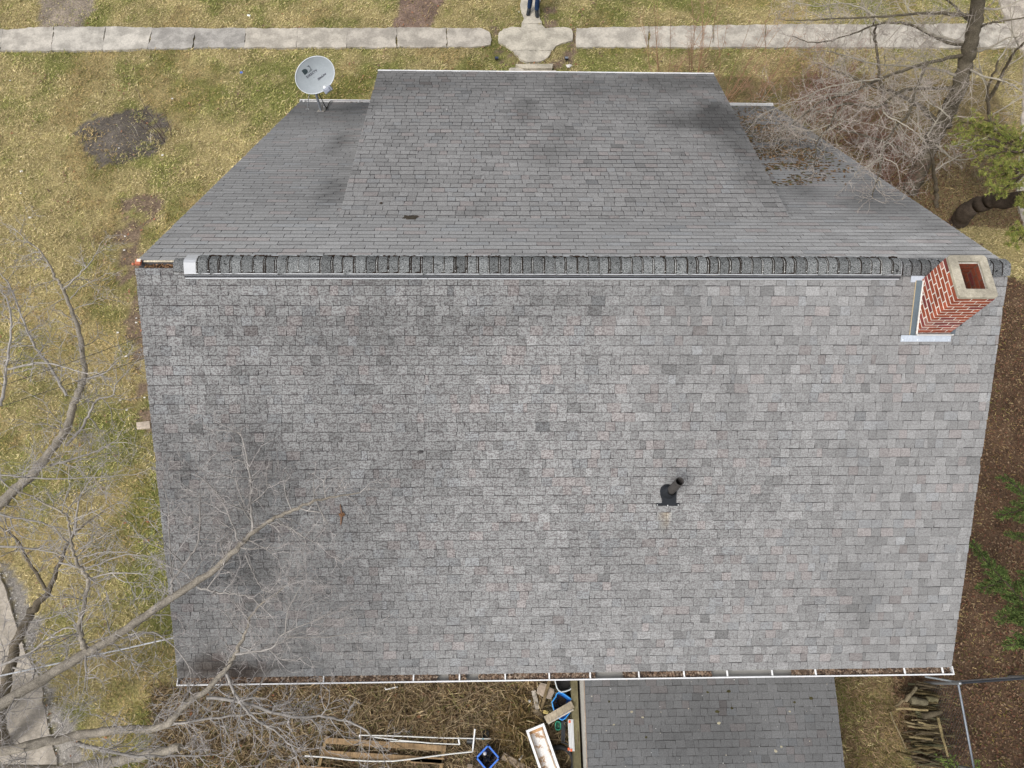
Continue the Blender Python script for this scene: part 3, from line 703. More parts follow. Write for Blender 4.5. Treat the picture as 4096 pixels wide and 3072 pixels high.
b = MB()                                                # cast concrete crown with a square flue hole
def rr(x0, x1, y0, y1, r, n=4):
    o = []
    for cx, cy, a in ((x1-r, y1-r, 0), (x0+r, y1-r, 90), (x0+r, y0+r, 180), (x1-r, y0+r, 270)):
        for i in range(n+1): t = R(a+90*i/n); o.append((cx+r*math.cos(t), cy+r*math.sin(t)))
    return o
ou = rr(CX0-.012, CX1+.012, CY0-.012, CY1+.012, .05); inn = rr(CX0+.098, CX1-.10, CY0+.105, CY1-.088, .012); n = len(ou)
zt = lambda p: CZ+.05+.006*(float(fbm(p[0]*14, p[1]*14, 3))-.5)*2
vs = [(p[0], p[1], CZ) for p in ou]+[(p[0], p[1], CZ+.042) for p in ou]+[(p[0]*.96+.04*(CX0+CX1)/2, p[1]*.96+.04*(CY0+CY1)/2, zt(p)) for p in ou]+[(p[0], p[1], zt(p)+.004) for p in inn]+[(p[0], p[1], CZ+.025) for p in inn]
b.add(vs, [(k*n+i, k*n+(i+1) % n, (k+1)*n+(i+1) % n, (k+1)*n+i) for k in range(4) for i in range(n)], (.98, .95, .88))
b.build('chimney_crown', concrete_mat('lichened_concrete', (.44, .41, .35)), chim)
b = MB(); FL = (.12, .14, .16); e = .014
def onN(x, y, o): return V((x, y, TP*y))+nN*o
def sheet(b, P, th, col):
    P = [V(p) for p in P]; nn = nrm(np.cross(P[1]-P[0], P[2]-P[0]))*th; Q = [p+nn for p in P]; n = len(P)
    b.add(P+Q, [tuple(range(n-1, -1, -1)), tuple(range(n, 2*n))]+[(i, (i+1) % n, n+(i+1) % n, n+i) for i in range(n)], col)
ax0, ax1, ay = NS(3600, 1360)[0], NS(3800, 1360)[0], NS(3700, 1366)[1]
sheet(b, [onN(ax0, ay, e), onN(ax1, ay, e), onN(ax1, ay+.075, e), onN(ax0, ay+.075, e)], .003, (.42, .46, .52))
sheet(b, [onN(CX0-.05, ay+.075, e+.003), onN(CX1+.03, ay+.075, e+.003), onN(CX1+.01, CY0-.005, e+.06), onN(CX0-.01, CY0-.005, e+.06)], .003, FL)
sheet(b, [onN(CX0-.085, ay+.08, e), onN(CX0-.012, ay+.08, e+.005), onN(CX0-.012, CY1+.0, e+.04), onN(CX0-.085, CY1, e)], .003, (.10, .125, .145))
sheet(b, [onN(CX1+.012, ay+.08, e), onN(CX1+.07, ay+.08, e), onN(CX1+.07, CY1, e), onN(CX1+.012, CY1, e+.02)], .003, FL)
sheet(b, [onN(CX0-.16, CY1-.02, e), onN(CX0+.02, CY1-.02, e+.002), onN(CX0+.03, CY1+.05, e+.002), onN(CX0-.16, CY1+.055, e)], .004, (.42, .46, .52))
b.bar(onN(CX0-.088, ay+.08, e+.004), onN(CX0-.088, CY1, e+.004), .010, .006, col=(.45, .36, .22))
b.bar(onN(CX0-.012, CY0-.012, .055), onN(CX0-.012, CY1, .055), .014, .018, col=(.72, .70, .66)); b.bar(onN(CX0-.01, CY0-.014, .062), onN(CX1+.02, CY0-.014, .062), .014, .016, col=(.75, .72, .68))
for x in (ax0+.03, (ax0*2+ax1)/3, (ax0+ax1*2)/3, ax1-.03): b.ball(onN(x, ay+.02, e+.006), .007, 6, 4, (.85, .86, .88))
b.build('chimney_flashing', M_GEN, chim)

# ---- plumbing vent
c5 = lambda x, y: NS(2500+x/4.74, 1800+y/4.74)
b = MB(); BK = (.012, .014, .018)
out = [c5(*p) for p in [(585, 1052), (1027, 1052), (1027, 1003), (965, 995), (972, 800), (960, 745), (900, 670), (810, 640), (740, 650), (680, 700), (658, 770), (668, 860), (700, 950), (694, 1000), (585, 1003)]]
sheet(b, [p+nN*.010 for p in out], .005, BK)
base = c5(862, 738); ang = [6.283*i/20 for i in range(20)]; px = nrm((1, 0, 0)); py_ = vN
rings = [(.106, .014), (.100, .03), (.088, .048), (.080, .07), (.070, .074), (.060, .10)]
off = lambda k: V((0, 0, 0))+nN*rings[k][1]
vs = [c5(820, 800)+(px*math.cos(t)+py_*math.sin(t))*r_+nN*hh + (base-c5(820, 800))*min(1, hh/.085) for r_, hh in rings for t in ang]
b.add(vs, [(k*20+i, k*20+(i+1) % 20, (k+1)*20+(i+1) % 20, (k+1)*20+i) for k in range(5) for i in range(20)], BK, True)
bb = base+nN*.05; rad = .060
pv = b.build('vent_pipe', M_RUB, house)
b = MB(); prof = [(rad, -.12), (rad, .50), (rad-.003, .505), (rad-.008, .50), (rad-.008, -.1)]
vs = [(bb[0]+r_*math.cos(t), bb[1]+r_*math.sin(t), bb[2]+hh) for r_, hh in prof for t in ang]
b.add(vs, [(k*20+i, k*20+(i+1) % 20, (k+1)*20+(i+1) % 20, (k+1)*20+i) for k in range(4) for i in range(20)], (.055, .05, .048), True)
b.add([vs[80+i] for i in range(20)], [tuple(range(20))], (.01, .01, .01)); b.build('pipe', M_RUB, pv)
for x, y in ((610, 1032), (805, 1040), (1006, 1033)):
    b = MB(); b.ball(c5(x, y)+nN*.017, .009, 8, 5, (.8, .8, .8), (1, 1, .6)); b.build('screw', M_METAL, pv)

# ---- low rear addition under the back eave
c6 = lambda x, y, z: U(2050+x/3.9325, 2650+y/3.9325, z)
EXL, EXR, EY1, EY0, EZ = 1.052, 5.585, -4.75, -8.6, -5.56; ES = math.tan(R(7.5))
kE = lambda y: EZ+ES*(y+5.2)
slab('addition_deck', EY0, EY1, EXL+.01, EXR-.01, kE, -.006, .05, (.05, .048, .046))
def st_ext(v):
    x, y = v[:, 0], v[:, 1]; s = .88+.2*fbm(x*.9, y*.9, 23); s = s*blob(x, y, 3.2, -6.2, 1.6, .8, .16, 4)*blob(x, y, 5.2, -6.2, .8, 1.4, .14, 5)
    return s[:, None]*np.ones(3)
vE = nrm((0, 1, ES))
shingles('addition_roof', (EXL, EY0, kE(EY0)), (1, 0, 0), vE, EXR-EXL, (EY1-EY0)/vE[1], house, base=(.138, .138, .139), stain_shade=st_ext, amp=lambda v: np.full(len(v), .1), wr=(.12, .20), var=.045, rowgap=(.004, .008), exp=.128, seed=12)
b = MB(); b.box(((EXL+EXR)/2+.04, (EY1-8.5)/2, (G-.3+EZ-.60)/2), (EXR-EXL-.14, 8.5+EY1, EZ-.60-G+.3), col=(.62, .6, .57)); b.build('addition_wall', M_SIDE.m, house)
b = MB(); b.box((EXL-.005, (EY1-8.5)/2, G+.16), (.13, 8.5+EY1-.02, .56), col=(.5, .47, .38)); b.build('foundation', concrete_mat('mossy_concrete', (.36, .34, .24)), house)
b = MB()
for k in range(60):
    y = EY1-.3-k*.033; b.box((EXL+.02+random.uniform(-.004, .004), y, kE(y)-.16), (.03, .03, .10), col=tuple(V((.75, .74, .72))*random.uniform(.5, 1.05)))
b.box((EXL+.004, (EY1+EY0)/2, kE((EY1+EY0)/2)-.05), (.02, EY1-EY0-.2, .045), col=(.36, .27, .20), rot=Matrix.Rotation(math.atan(ES), 3, 'X')); b.build('addition_fascia', M_WHITE, house)

# ================================================================== SATELLITE DISH
mb = FS(1285, 445); dish = empty('satellite_dish', mb, 'grey oval satellite dish on a mast at the far left corner of the roof', 'satellite dish')
DC = UY(1260, 301, mb[1]-.06); DN = nrm((.10, -.80, .60))
e1 = nrm((RT*.80+UP*.60)-DN*np.dot(RT*.80+UP*.60, DN)); e2 = np.cross(DN, e1)
GREY = (.30, .33, .35)
b = MB(); NU, NR = 48, 10; SA, SB, DEP = .458, .350, .06
for side in (0, 1):
    vs = []
    for i in range(NR+1):
        r_ = i/NR
        for j in range(NU):
            t = 6.28318*j/NU; vs.append(DC+e1*SA*r_*math.cos(t)+e2*SB*r_*math.sin(t)+DN*(DEP*r_*r_-DEP-.012*side))
    fs = [(i*NU+j, (i+1)*NU+j, (i+1)*NU+(j+1) % NU, i*NU+(j+1) % NU) for i in range(NR) for j in range(NU)]
    b.add(vs, fs if side == 0 else [f[::-1] for f in fs], GREY, True)
b.build('reflector', M_PLAS, dish)
b = MB(); b.tube([DC+e1*SA*math.cos(6.28318*j/NU)+e2*SB*math.sin(6.28318*j/NU) for j in range(NU+1)], .010, 6, (.62, .65, .68), cap=False); b.build('rim', M_PLAS, dish)
def ond(a, c, o=.004): r2_ = (a/SA)**2+(c/SB)**2; return DC+e1*a+e2*c+DN*(DEP*r2_-DEP+o)
def decal(name, shapes, col, parent=dish):
    b = MB()
    for s in shapes:
        P = [ond(*p) for p in s]; Q = [p-DN*.002 for p in P]; n = len(P); b.add(P+Q, [tuple(range(n)), tuple(range(2*n-1, n-1, -1))]+[(i, (i+1) % n, n+(i+1) % n, n+i) for i in range(n)], col)
    return b.build(name, M_GEN, parent)
lx, ly = -.09, .165                                     # emblem: a dark half leaf and a sweeping pale grey wing
decal('emblem', [[(lx-.10, ly-.045), (lx-.10, ly+.06), (lx-.04, ly+.062), (lx-.005, ly+.045), (lx+.012, ly+.012), (lx+.005, ly-.02), (lx-.02, ly-.04), (lx-.05, ly-.046)]], (.03, .045, .05))
decal('emblem', [[(lx-.035, ly-.055), (lx+.10, ly-.055), (lx+.10, ly+.0), (lx+.07, ly-.015), (lx+.02, ly-.04)]], (.15, .17, .18))
decal('emblem', [[(lx+.05, ly+.065), (lx+.10, ly+.065), (lx+.10, ly+.0), (lx+.09, ly-.02), (lx+.088, ly+.02), (lx+.075, ly+.05)]], (.05, .06, .07))
def lettering(txt, a, c, size, rot=0, shear=0, parent=dish):
    cu = bpy.data.curves.new('lettering', 'FONT'); cu.body = txt; cu.size = size; cu.shear = shear; cu.extrude = .001; cu.resolution_u = 2; cu.space_character = 1.12; cu.offset = .0012
    t = bpy.data.objects.new('tmp', cu); COL.objects.link(t); bpy.context.view_layer.update()
    me = bpy.data.meshes.new_from_object(t.evaluated_get(bpy.context.evaluated_depsgraph_get())); bpy.data.objects.remove(t)
    cs, sn = math.cos(rot), math.sin(rot)
    for v in me.vertices: v.co = Vector(ond(a+v.co.x*cs-v.co.y*sn, c+v.co.x*sn+v.co.y*cs, .0045+v.co.z))
    me.materials.clear(); me.materials.append(M_INK); o = bpy.data.objects.new('lettering', me); return finish(o, parent, False)
_i = Mat('dark_ink', .7); _i.col((.035, .03, .05)); M_INK = _i.m
lettering('DIRECTV', lx-.10, ly-.125, .064)
lettering('SlimLine', -.02, -.125, .060, rot=.05, shear=.35)
for a, c in ((-.06, -.02), (.06, -.02), (-.06, -.24), (.07, -.24)): b = MB(); b.ball(ond(a, c, .003), .007, 6, 4, (.22, .24, .26)); b.build('bolt', M_PLAS, dish)
b = MB(); mt = V((mb[0], mb[1], DC[2]-.02)); STL = (.36, .39, .43)
b.tube([V(mb)-(0, 0, .02), V(mb)+(0, 0, .3), (mb[0], mb[1]+.02, DC[2]-.1), DC-DN*.10], .030, 12, STL); b.box(DC-DN*.10, (.16, .14, .06), axes=[e1, e2, DN], col=STL); b.build('mast', M_METAL, dish)
b = MB(); nn = nF; ux = V((1, 0, 0)); b.box(V(mb)+nn*.014, (.16, .20, .006), axes=[ux, vF, nn], col=(.42, .40, .38))
for s in (-1, 1): b.box(V(mb)+nn*.07+ux*s*.036, (.006, .09, .13), axes=[ux, vF, nn], col=(.40, .38, .36))
b.box(V(mb)+nn*.04-vF*0, (.06, .07, .05), axes=[ux, vF, nn], col=(.20, .12, .08)); b.build('base_bracket', M_METAL, dish)
for fx, colr in (((1230, 439), (.40, .42, .45)), ((1302, 430), (.03, .03, .035))):
    b = MB(); ft = FS(*fx); b.tube([ft+nF*.015, mt+(0, .02, -.12)], .010, 6, colr)
    for k in (-1, 0, 1): b.ball(ft+nF*.014+V((k*.028, 0, 0)), .013, 6, 4, (.5, .5, .5))
    b.build('strut', M_METAL, dish)
b = MB(); LN = ond(.10, -.36, .0)+DN*.30; arm0 = ond(.03, -.33, -.05)
b.tube([arm0, arm0+DN*.2-e2*.05, LN-e2*.03], .016, 6, (.36, .39, .43)); b.build('feed_arm', M_METAL, dish)
b = MB(); b.box(LN, (.19, .11, .12), axes=[e1, e2, DN], col=(.26, .28, .33)); b.box(LN+DN*.07, (.11, .08, .05), axes=[e1, e2, DN], col=(.25, .27, .32)); b.build('feed_housing', M_PLAS, dish, bevel=.012)
b = MB(); b.tube([LN-e1*.03+e2*.03-DN*.05, LN-e1*.05+e2*.07-DN*.11], [.032, .038], 12, (.82, .84, .85)); b.build('feed_cap', M_PLAS, dish)
b = MB(); cc = FS(1306, 440); b.tube([FS(1303, 428)+nF*.02, cc+nF*.02, FS(1318, 415)+nF*.03, FS(1322, 409)+V((0, .05, .0))], .011, 5, (.012, .012, .014)); b.build('cable', M_RUB, dish)

# ================================================================== PERSON
def person():
    f0 = U(2118, 60); f1 = U(2146, 68); z = G+.05
    root = empty('person', ((f0[0]+f1[0])/2, f0[1], z), 'person in dark blue jeans and black boots standing on the front path', 'person')
    cx, cy = (f0[0]+f1[0])/2+.02, f0[1]+.12
    hipz = z+.90; J = {'pel': (cx, cy, hipz+.04), 'waist': (cx, cy, hipz+.2), 'chest': (cx, cy, hipz+.42), 'sh': (cx, cy+.01, hipz+.56), 'neck': (cx, cy+.0, hipz+.64)}
    def skin(name, chain, mat, subd=2):
        me = bpy.data.meshes.new(name); vs = []; es = []; rad = []; idx = {}
        for poly in chain:
            prev = None
            for p, r_ in poly:
                k = tuple(round(float(q), 4) for q in p)
                if k not in idx: idx[k] = len(vs); vs.append(k); rad.append(r_)
                if prev is not None and prev != idx[k]: es.append((prev, idx[k]))
                prev = idx[k]
        me.from_pydata(vs, es, []); o = bpy.data.objects.new(name, me); finish(o, root, False)
        sm = o.modifiers.new('skin', 'SKIN'); sm.use_smooth_shade = True
        for i, r_ in enumerate(rad):
            rr_ = r_ if isinstance(r_, tuple) else (r_, r_); me.skin_vertices[0].data[i].radius = rr_
        me.skin_vertices[0].data[0].use_root = True
        ss = o.modifiers.new('sub', 'SUBSURF'); ss.levels = subd; ss.render_levels = subd
        bpy.context.view_layer.update()
        m2 = bpy.data.meshes.new_from_object(o.evaluated_get(bpy.context.evaluated_depsgraph_get())); o.modifiers.clear(); o.data = m2; m2.name = name
        m2.materials.clear(); m2.materials.append(mat); return o
    def flat(name, c, rough=.9):
        M = Mat(name, rough); n = M.noise(70, 3); M.col(M.mix(1.0, c, M.grey(M.mr(n, .3, .7, .75, 1.2)), 'MULTIPLY')); M.bump(M.noise(14, 3), .5, .02); return M.m
    mj, ms, mbk, msk, mh = flat('navy_denim', (.012, .032, .085)), flat('grey_jacket', (.07, .075, .085)), flat('black_leather', (.022, .026, .03), .55), flat('skin_tone', (.5, .31, .22), .6), flat('brown_hair', (.06, .04, .025))
    hips = [(cx-.095, cy, hipz), (cx+.095, cy, hipz)]; legs = []
    ank = [(f0[0]-.01, f0[1]+.09, z+.10), (f1[0]+.0, f1[1]+.09, z+.10)]
    for hp, an in zip(hips, ank):
        kn = ((hp[0]+an[0])/2, (hp[1]+an[1])/2-.035, z+.50)
        legs.append([((cx, cy, hipz+.04), (.16, .12)), (hp, .105), (((hp[0]+kn[0])/2, (hp[1]+kn[1])/2-.01, (hp[2]+kn[2])/2), .096), (kn, .080), (((an[0]+kn[0])/2, (an[1]+kn[1])/2+.01, (an[2]+kn[2])/2), .080), ((an[0], an[1], z+.20), .074), ((an[0], an[1]-.005, z+.12), .080)])
    hnd = [(cx-.10, cy-.33, hipz+.22), (cx+.10, cy-.33, hipz+.22)]; arms = []; 
    for s, hd in zip((-1, 1), hnd):
        arms.append([(J['sh'], (.13, .09)), ((cx+s*.17, cy+.0, hipz+.53), .062), ((cx+s*.235, cy-.03, hipz+.26), .048), (hd, .034)])
    # body: one continuous skin-toned figure under the clothes
    body = [[(p, r_*.86 if not isinstance(r_, tuple) else tuple(q*.86 for q in r_)) for p, r_ in lg] for lg in legs]
    body += [[((cx, cy, hipz+.04), (.138, .103)), (J['waist'], (.13, .095)), (J['chest'], (.145, .10)), (J['sh'], (.112, .077)), (J['neck'], .055), ((cx, cy-.015, hipz+.70), .06), ((cx, cy-.02, hipz+.76), (.078, .092)), ((cx, cy-.015, hipz+.84), (.078, .095)), ((cx, cy-.01, hipz+.885), (.055, .066))]]
    body += [[(p, r_*.8 if not isinstance(r_, tuple) else tuple(q*.8 for q in r_)) for p, r_ in a] for a in arms]
    for s, hd in zip((-1, 1), hnd):
        d = nrm(V(hd)-V(arms[0 if s < 0 else 1][2][0])); sd_ = nrm(np.cross(d, (0, 0, 1))); p0 = V(hd)+d*.05
        body[-2 if s < 0 else -1] += [(tuple(p0), (.034, .020))]
        for k, L in enumerate((.062, .074, .070, .055)):
            q = p0+d*.03+sd_*(k-1.5)*.019; body.append([(tuple(p0), (.034, .020)), (tuple(q), .0095), (tuple(q+d*L*.5-V((0, 0, .012))), .0088), (tuple(q+d*L*.8-V((0, 0, .035))), .0075)])
        body.append([(tuple(p0), (.034, .020)), (tuple(V(hd)+d*.04-sd_*s*.035), .011), (tuple(V(hd)+d*.085-sd_*s*.05), .0085)])
    skin('body', body, msk, 1)
    skin('jeans', legs+[[((cx, cy, hipz+.04), (.16, .12)), ((cx, cy, hipz+.12), (.155, .118))]], mj)
    skin('jacket', [[((cx, cy, hipz+.06), (.172, .13)), (J['waist'], (.16, .125)), (J['chest'], (.175, .13)), (J['sh'], (.135, .10)), ((cx, cy, hipz+.61), (.07, .07))]]+[a[:-1]+[(tuple(V(a[-1][0])*.9+V(a[-2][0])*.1), .046)] for a in arms], ms)
    for an, tw in zip(ank, (-.045, .01)):
        skin('boot', [[((an[0], an[1], z+.19), .06), ((an[0], an[1]+.0, z+.085), .066), ((an[0]+tw*.4, an[1]-.06, z+.055), (.060, .056)), ((an[0]+tw, an[1]-.16, z+.046), (.066, .046)), ((an[0]+tw*1.3, an[1]-.22, z+.038), (.050, .036))], [((an[0], an[1]+.0, z+.085), .066), ((an[0], an[1]+.05, z+.045), (.043, .043))]], mbk)
    hb = MB(); hc = V((cx, cy-.012, hipz+.83))
    hb.ball(hc+V((0, .02, .035)), .092, 14, 9, (.06, .04, .025), (.98, 1.06, .95)); hb.build('hair', mh, root)
    fb = MB(); fc_ = hc+V((0, -.095, -.02))
    for s in (-1, 1): fb.ball(fc_+V((s*.031, .012, .012)), .012, 8, 6, (.7, .68, .66)); fb.ball(fc_+V((s*.031, .002, .012)), .0055, 6, 5, (.03, .02, .015)); fb.ball(hc+V((s*.085, .0, -.02)), .026, 8, 6, (.48, .29, .21), (.35, .7, 1.1))
    fb.ball(fc_+V((0, -.008, -.018)), .016, 8, 6, (.5, .3, .22), (.75, 1, 1.3)); fb.ball(fc_+V((0, .006, -.058)), .020, 8, 6, (.36, .15, .13), (1.1, .5, .28)); fb.build('face', M_SKIN, root)
    # a small flight controller held in both hands, a thing of its own
    cr = empty('remote_control', (cx, cy-.42, hipz+.23), 'small dark remote controller held in the hands of the person in jeans', 'controller')
    b = MB(); b.box((cx, cy-.42, hipz+.235), (.17, .09, .03), col=(.05, .05, .055)); b.build('housing', M_PLAS, cr, bevel=.01)
    for s in (-1, 1): b = MB(); b.tube([(cx+s*.05, cy-.42, hipz+.25), (cx+s*.05, cy-.42, hipz+.275)], [.006, .009], 8, (.02, .02, .02)); b.build('stick', M_PLAS, cr)
person()

# ---- front steps, path lights, scraps
c4z = lambda x, y, z: U(1900+x/4.424, y/4.424, z)
def slab_thing(name, px, z0, z1, mat, col, label, cat, fn, group=None, amp=.012):
    p = rough_poly([fn(x, y, z1)[:2] for x, y in px], amp, .06, int(px[0][0])); b = MB(); b.prism(p, z0, z1, col)
    o = b.build(name, mat); return tag(o, label, cat, group)
slab_thing('concrete_step', [(720, 1132), (1375, 1128), (1365, 1207), (845, 1207), (780, 1180)], G-.05, G+.13, M_CONC, (.98, .95, .86), 'narrow concrete front step at the end of the flared path', 'step', c4z)
slab_thing('porch_slab', [(598, 1215), (640, 1192), (830, 1205), (870, 1240), (1440, 1240), (1445, 1400), (600, 1400)], G-.05, G+.09, M_CONC, (1.0, .98, .95), 'broken concrete slab at the porch edge below the front step', 'slab', c4z)
for k, (x, y, lb) in enumerate(((385, 1030, 'left of the front path, dark and half buried in leaves'), (1620, 1030, 'right of the front path, with a pale gridded panel'))):
    c = c4z(x, y, G+.1); t = empty('path_light', (c[0], c[1], G), 'small black solar path light '+lb, 'path light', 'path lights beside the front path')
    b = MB(); b.tube([(c[0], c[1], G-.05), (c[0], c[1], G+.08)], .012, 6, (.02, .02, .02)); b.build('stake', M_PLAS, t)
    b = MB(); b.box((c[0], c[1], G+.10), (.11, .09, .05), col=(.015, .015, .02)); b.build('housing', M_PLAS, t, bevel=.006)
    b = MB()
    for i in range(4):
        for j in range(3): b.box((c[0]-.036+i*.024, c[1]-.024+j*.024, G+.1265), (.018, .018, .003), col=(.05, .07, .14) if k == 0 else (.25, .28, .34))
    b.build('solar_panel', M_PLAS, t)
def crumple(name, c, r_, col, label, cat, group=None, mat=None):
    b = MB(); b.ball(c, r_, 9, 6, col, (1.2, .8, .55))
    for i, v in enumerate(b.v): b.v[i] = tuple(V(c)+(V(v)-V(c))*random.uniform(.55, 1.3))
    b.sm = [False]*len(b.sm); o = b.build(name, mat or M_GEN); return tag(o, label, cat, group)
crumple('paper_scrap', c4z(1660, 1165, G+.04), .075, (.62, .6, .58), 'crumpled grey paper scrap in the grass right of the front step', 'litter')
crumple('drink_can', U(965, 290, G+.03), .04, (.10, .18, .5), 'crushed blue can lying on the lawn left of the satellite dish', 'litter')
tag(MB.build((lambda b: (b.tube([U(990, 61, G+.03), U(1001, 63, G+.03)], [.022, .03], 8, (.75, .8, .8)), b)[1])(MB()), 'plastic_bottle', M_PLAS), 'pale plastic bottle lying on the grass strip beyond the pavement', 'bottle')
SCR = [(82, 773), (1188, 775), (690, 395), (500, 945), (476, 592), (650, 620), (497, 1000), (545, 1272), (578, 1590), (482, 1600), (506, 1640), (504, 1425), (470, 1330), (545, 1290), (120, 870), (85, 685), (40, 322), (2075, 48)]
for k, (x, y) in enumerate(SCR): crumple('litter_scrap', U(x, y, G+.02), random.uniform(.02, .038), (.66, .64, .6), 'tiny white litter scrap lying in the grass', 'litter', 'white litter scraps in the lawn')
o = slab_thing('paving_brick', [(545, 1690), (597, 1684), (600, 1712), (548, 1716)], G-.02, G+.06, M_CONC, (1.1, 1.0, .92), 'pale paving brick lying by the left wall of the house', 'brick', lambda x, y, z: U(x, y, z))
crumple('curled_leaf', NS(1368, 2055)+nN*.03, .035, (.20, .11, .06), 'curled brown leaf and twig caught on the shingles at the branch tips', 'leaf', None, M_LEAF)
b = MB(); b.tube([NS(1362, 2015)+nN*.02, NS(1368, 2045)+nN*.03, NS(1366, 2075)+nN*.015, NS(1364, 2100)+nN*.02], [.006, .012, .016, .005], 6, (.20, .12, .08)); tag(b.build('dead_twig', M_LEAF), 'short brown dead twig lying on the back slope beside a curled leaf', 'twig')
for k, (x, y, fn, nv_, col, s, lb) in enumerate(((1790, 442, DS, nD, (.26, .25, .25), .026, 'pale grey stone chip on the dormer roof'), (1525, 816, DS, nD, (.06, .045, .035), .02, 'small dark leaf on the left side of the dormer roof'), (1682, 1806, NS, nN, (.08, .075, .075), .03, 'small dark clump stuck to the middle of the back slope'))):
    crumple('roof_chip', fn(x, y)+nv_*.02, s, col, lb, 'debris', None, M_LEAF)
# specks and moss on roofs
def specks(n, fn, box, size, pal, zf, name, label, cat, thick=.3):
    b = MB()
    for i in range(n):
        p = fn(); s = random.uniform(*size); k = len(b.v); c = tuple(V(random.choice(pal))*random.uniform(.7, 1.25)); a = random.uniform(0, 6)
        m_ = random.choice((5, 6, 7)); ring = [(p[0]+math.cos(a+6.283*j/m_)*s*random.uniform(.6, 1.3)*1.3, p[1]+math.sin(a+6.283*j/m_)*s*random.uniform(.5, 1.1)) for j in range(m_)]
        b.add([(x, y, zf(x, y)+.004) for x, y in ring]+[(p[0], p[1], zf(p[0], p[1])+.01+s*thick)], [(j, (j+1) % m_, m_) for j in range(m_)], c, True)
    return tag(b.build(name, M_LEAF), label, cat, kind='stuff')
specks(40, lambda: (random.uniform(EXL+.1, EXR-.1), random.uniform(-6.9, -5.2)), None, (.004, .010), [(.5, .48, .42), (.4, .36, .28), (.6, .6, .58)], lambda x, y: kE(y), 'roof_specks', 'pale specks scattered on the low addition roof', 'specks', .1)
specks(16, lambda: (random.uniform(EXL+.3, EXR-.05), random.uniform(-6.8, -5.3)), None, (.022, .038), [(.05, .045, .02), (.30, .27, .2), (.34, .31, .22)], lambda x, y: kE(y), 'lichen_patches', 'round lichen and moss spots on the low addition roof', 'lichen', .15)
def mossp():
    while True:
        p = FS(random.gauss(3110, 130), random.gauss(560, 110)); 
        if p[0] < XR-.25 and p[1] < YF-.1 and p[1] > 2.8 and p[0] > DXR+.05 and fbm(p[0]*1.6, p[1]*3.2, 8) > .46: return (p[0], p[1] if random.random() < .45 else round(p[1]/.1124)*.1124+random.uniform(0, .08))
specks(2600, mossp, None, (.010, .034), [(.10, .058, .022), (.13, .075, .03), (.06, .045, .024), (.075, .07, .03), (.05, .036, .024)], lambda x, y: kF(y), 'moss', 'rusty brown moss growing on the right side of the far roof slope', 'moss', .55)
mossleaf = leaves(700, (DXR+.05, XR-.1, 2.6, 7.6), (.02, .04), lambda x, y: (fbm(x*1.5, y*1.5, 18) > .42) & (rng.uniform(0, 1, x.shape) < sst(2.6, 5, y)), [(.14, .09, .05), (.09, .06, .04), (.2, .13, .07)], 'roof_leaves', 'small dead leaves lying on the mossy roof slope', z=lambda x, y: kF(y)+.012)

# ================================================================== BACKYARD CLUTTER
def P5(x, y, z=G): return U(1200+x/2.458, 2800+y/2.458, z)      # bottom-left crop
def P6(x, y, z=G): return U(2050+x/3.9325, 2650+y/3.9325, z)    # junk by the addition
def P4(x, y, z=G): return U(1200+x/1.7015, 2600+y/1.7015, z)
WOOD, WGREY, WDARK = (.25, .17, .095), (.25, .20, .15), (.12, .09, .055)
pal = empty('timber_frame', P5(830, 500), 'old wooden pallet frame of long boards lying in the dead weeds', 'pallet')
for (a, c, w_) in (((250, 397), (1432, 478), .105), ((235, 522), (1416, 596), .10), ((1090, 592), (1414, 612), .09), ((-40, 665), (1390, 780), .1)):
    b = MB(); b.bar(P5(*a, G+.13), P5(*c, G+.13), w_, .022, col=WOOD); b.build('board', M_WOOD, pal)
for (a, c) in (((268, 350), (172, 720)), ((1428, 395), (1372, 760))):
    b = MB(); b.bar(P5(*a, G+.06), P5(*c, G+.06), .06, .09, col=(.27, .19, .10)); b.build('stringer', M_WOOD, pal)
def pipe(pts, r_, label, group='white plastic pipes in the back yard', z=.16):
    t = empty('plastic_pipe', P5(*pts[0]), label, 'pipe', group); W = [P5(x, y, G+z) for x, y in pts]
    b = MB(); b.tube(W, r_*.85, 8, (.62, .62, .60)); b.build('tube', M_PLAS, t)
    return t, W
t, W = pipe([(590, 346), (900, 352), (1400, 372), (1875, 382)], .014, 'straight white pipe lying farthest from the camera side above the pallet boards')
b = MB(); b.tube([W[0]+V((.02, 0, 0)), W[0], P5(584, 362, G+.12)], .019, 8, (.8, .8, .8)); b.build('elbow', M_PLAS, t)
b = MB(); a_ = P5(1790, 380, G+.16); b.tube([a_, a_+V((.03, 0, 0))], .0148, 8, (.1, .35, .5)); b.build('tape_band', M_PLAS, t)
t, W = pipe([(700, 362), (1000, 398), (1300, 425), (1570, 436)], .014, 'shorter white pipe with an upright end, crossing the first pallet board')
b = MB(); b.tube([W[-1]-V((.02, 0, 0)), W[-1], P5(1560, 385, G+.19)], .017, 8, (.8, .8, .8)); b.build('elbow', M_PLAS, t)
t, W = pipe([(880, 405), (1100, 412), (1250, 420)], .010, 'thin white pipe half hidden between two longer pipes')
t, W = pipe([(48, 548), (250, 562), (500, 590), (720, 602), (920, 600), (1120, 578), (1300, 553), (1500, 528), (1697, 508)], .016, 'long sagging white pipe curved across the pallet with a bent end', z=.2)
b = MB(); b.tube([W[-1]-V((.02, 0, 0)), W[-1], P5(1700, 480, G+.2), P5(1720, 285, G+.22)], .016, 8, (.8, .8, .8)); b.build('elbow', M_PLAS, t)
t = empty('plastic_pipe', P4(580, 268), 'tiny white pipe elbow lying alone in the weeds near the gutter', 'pipe', 'white plastic pipes in the back yard')
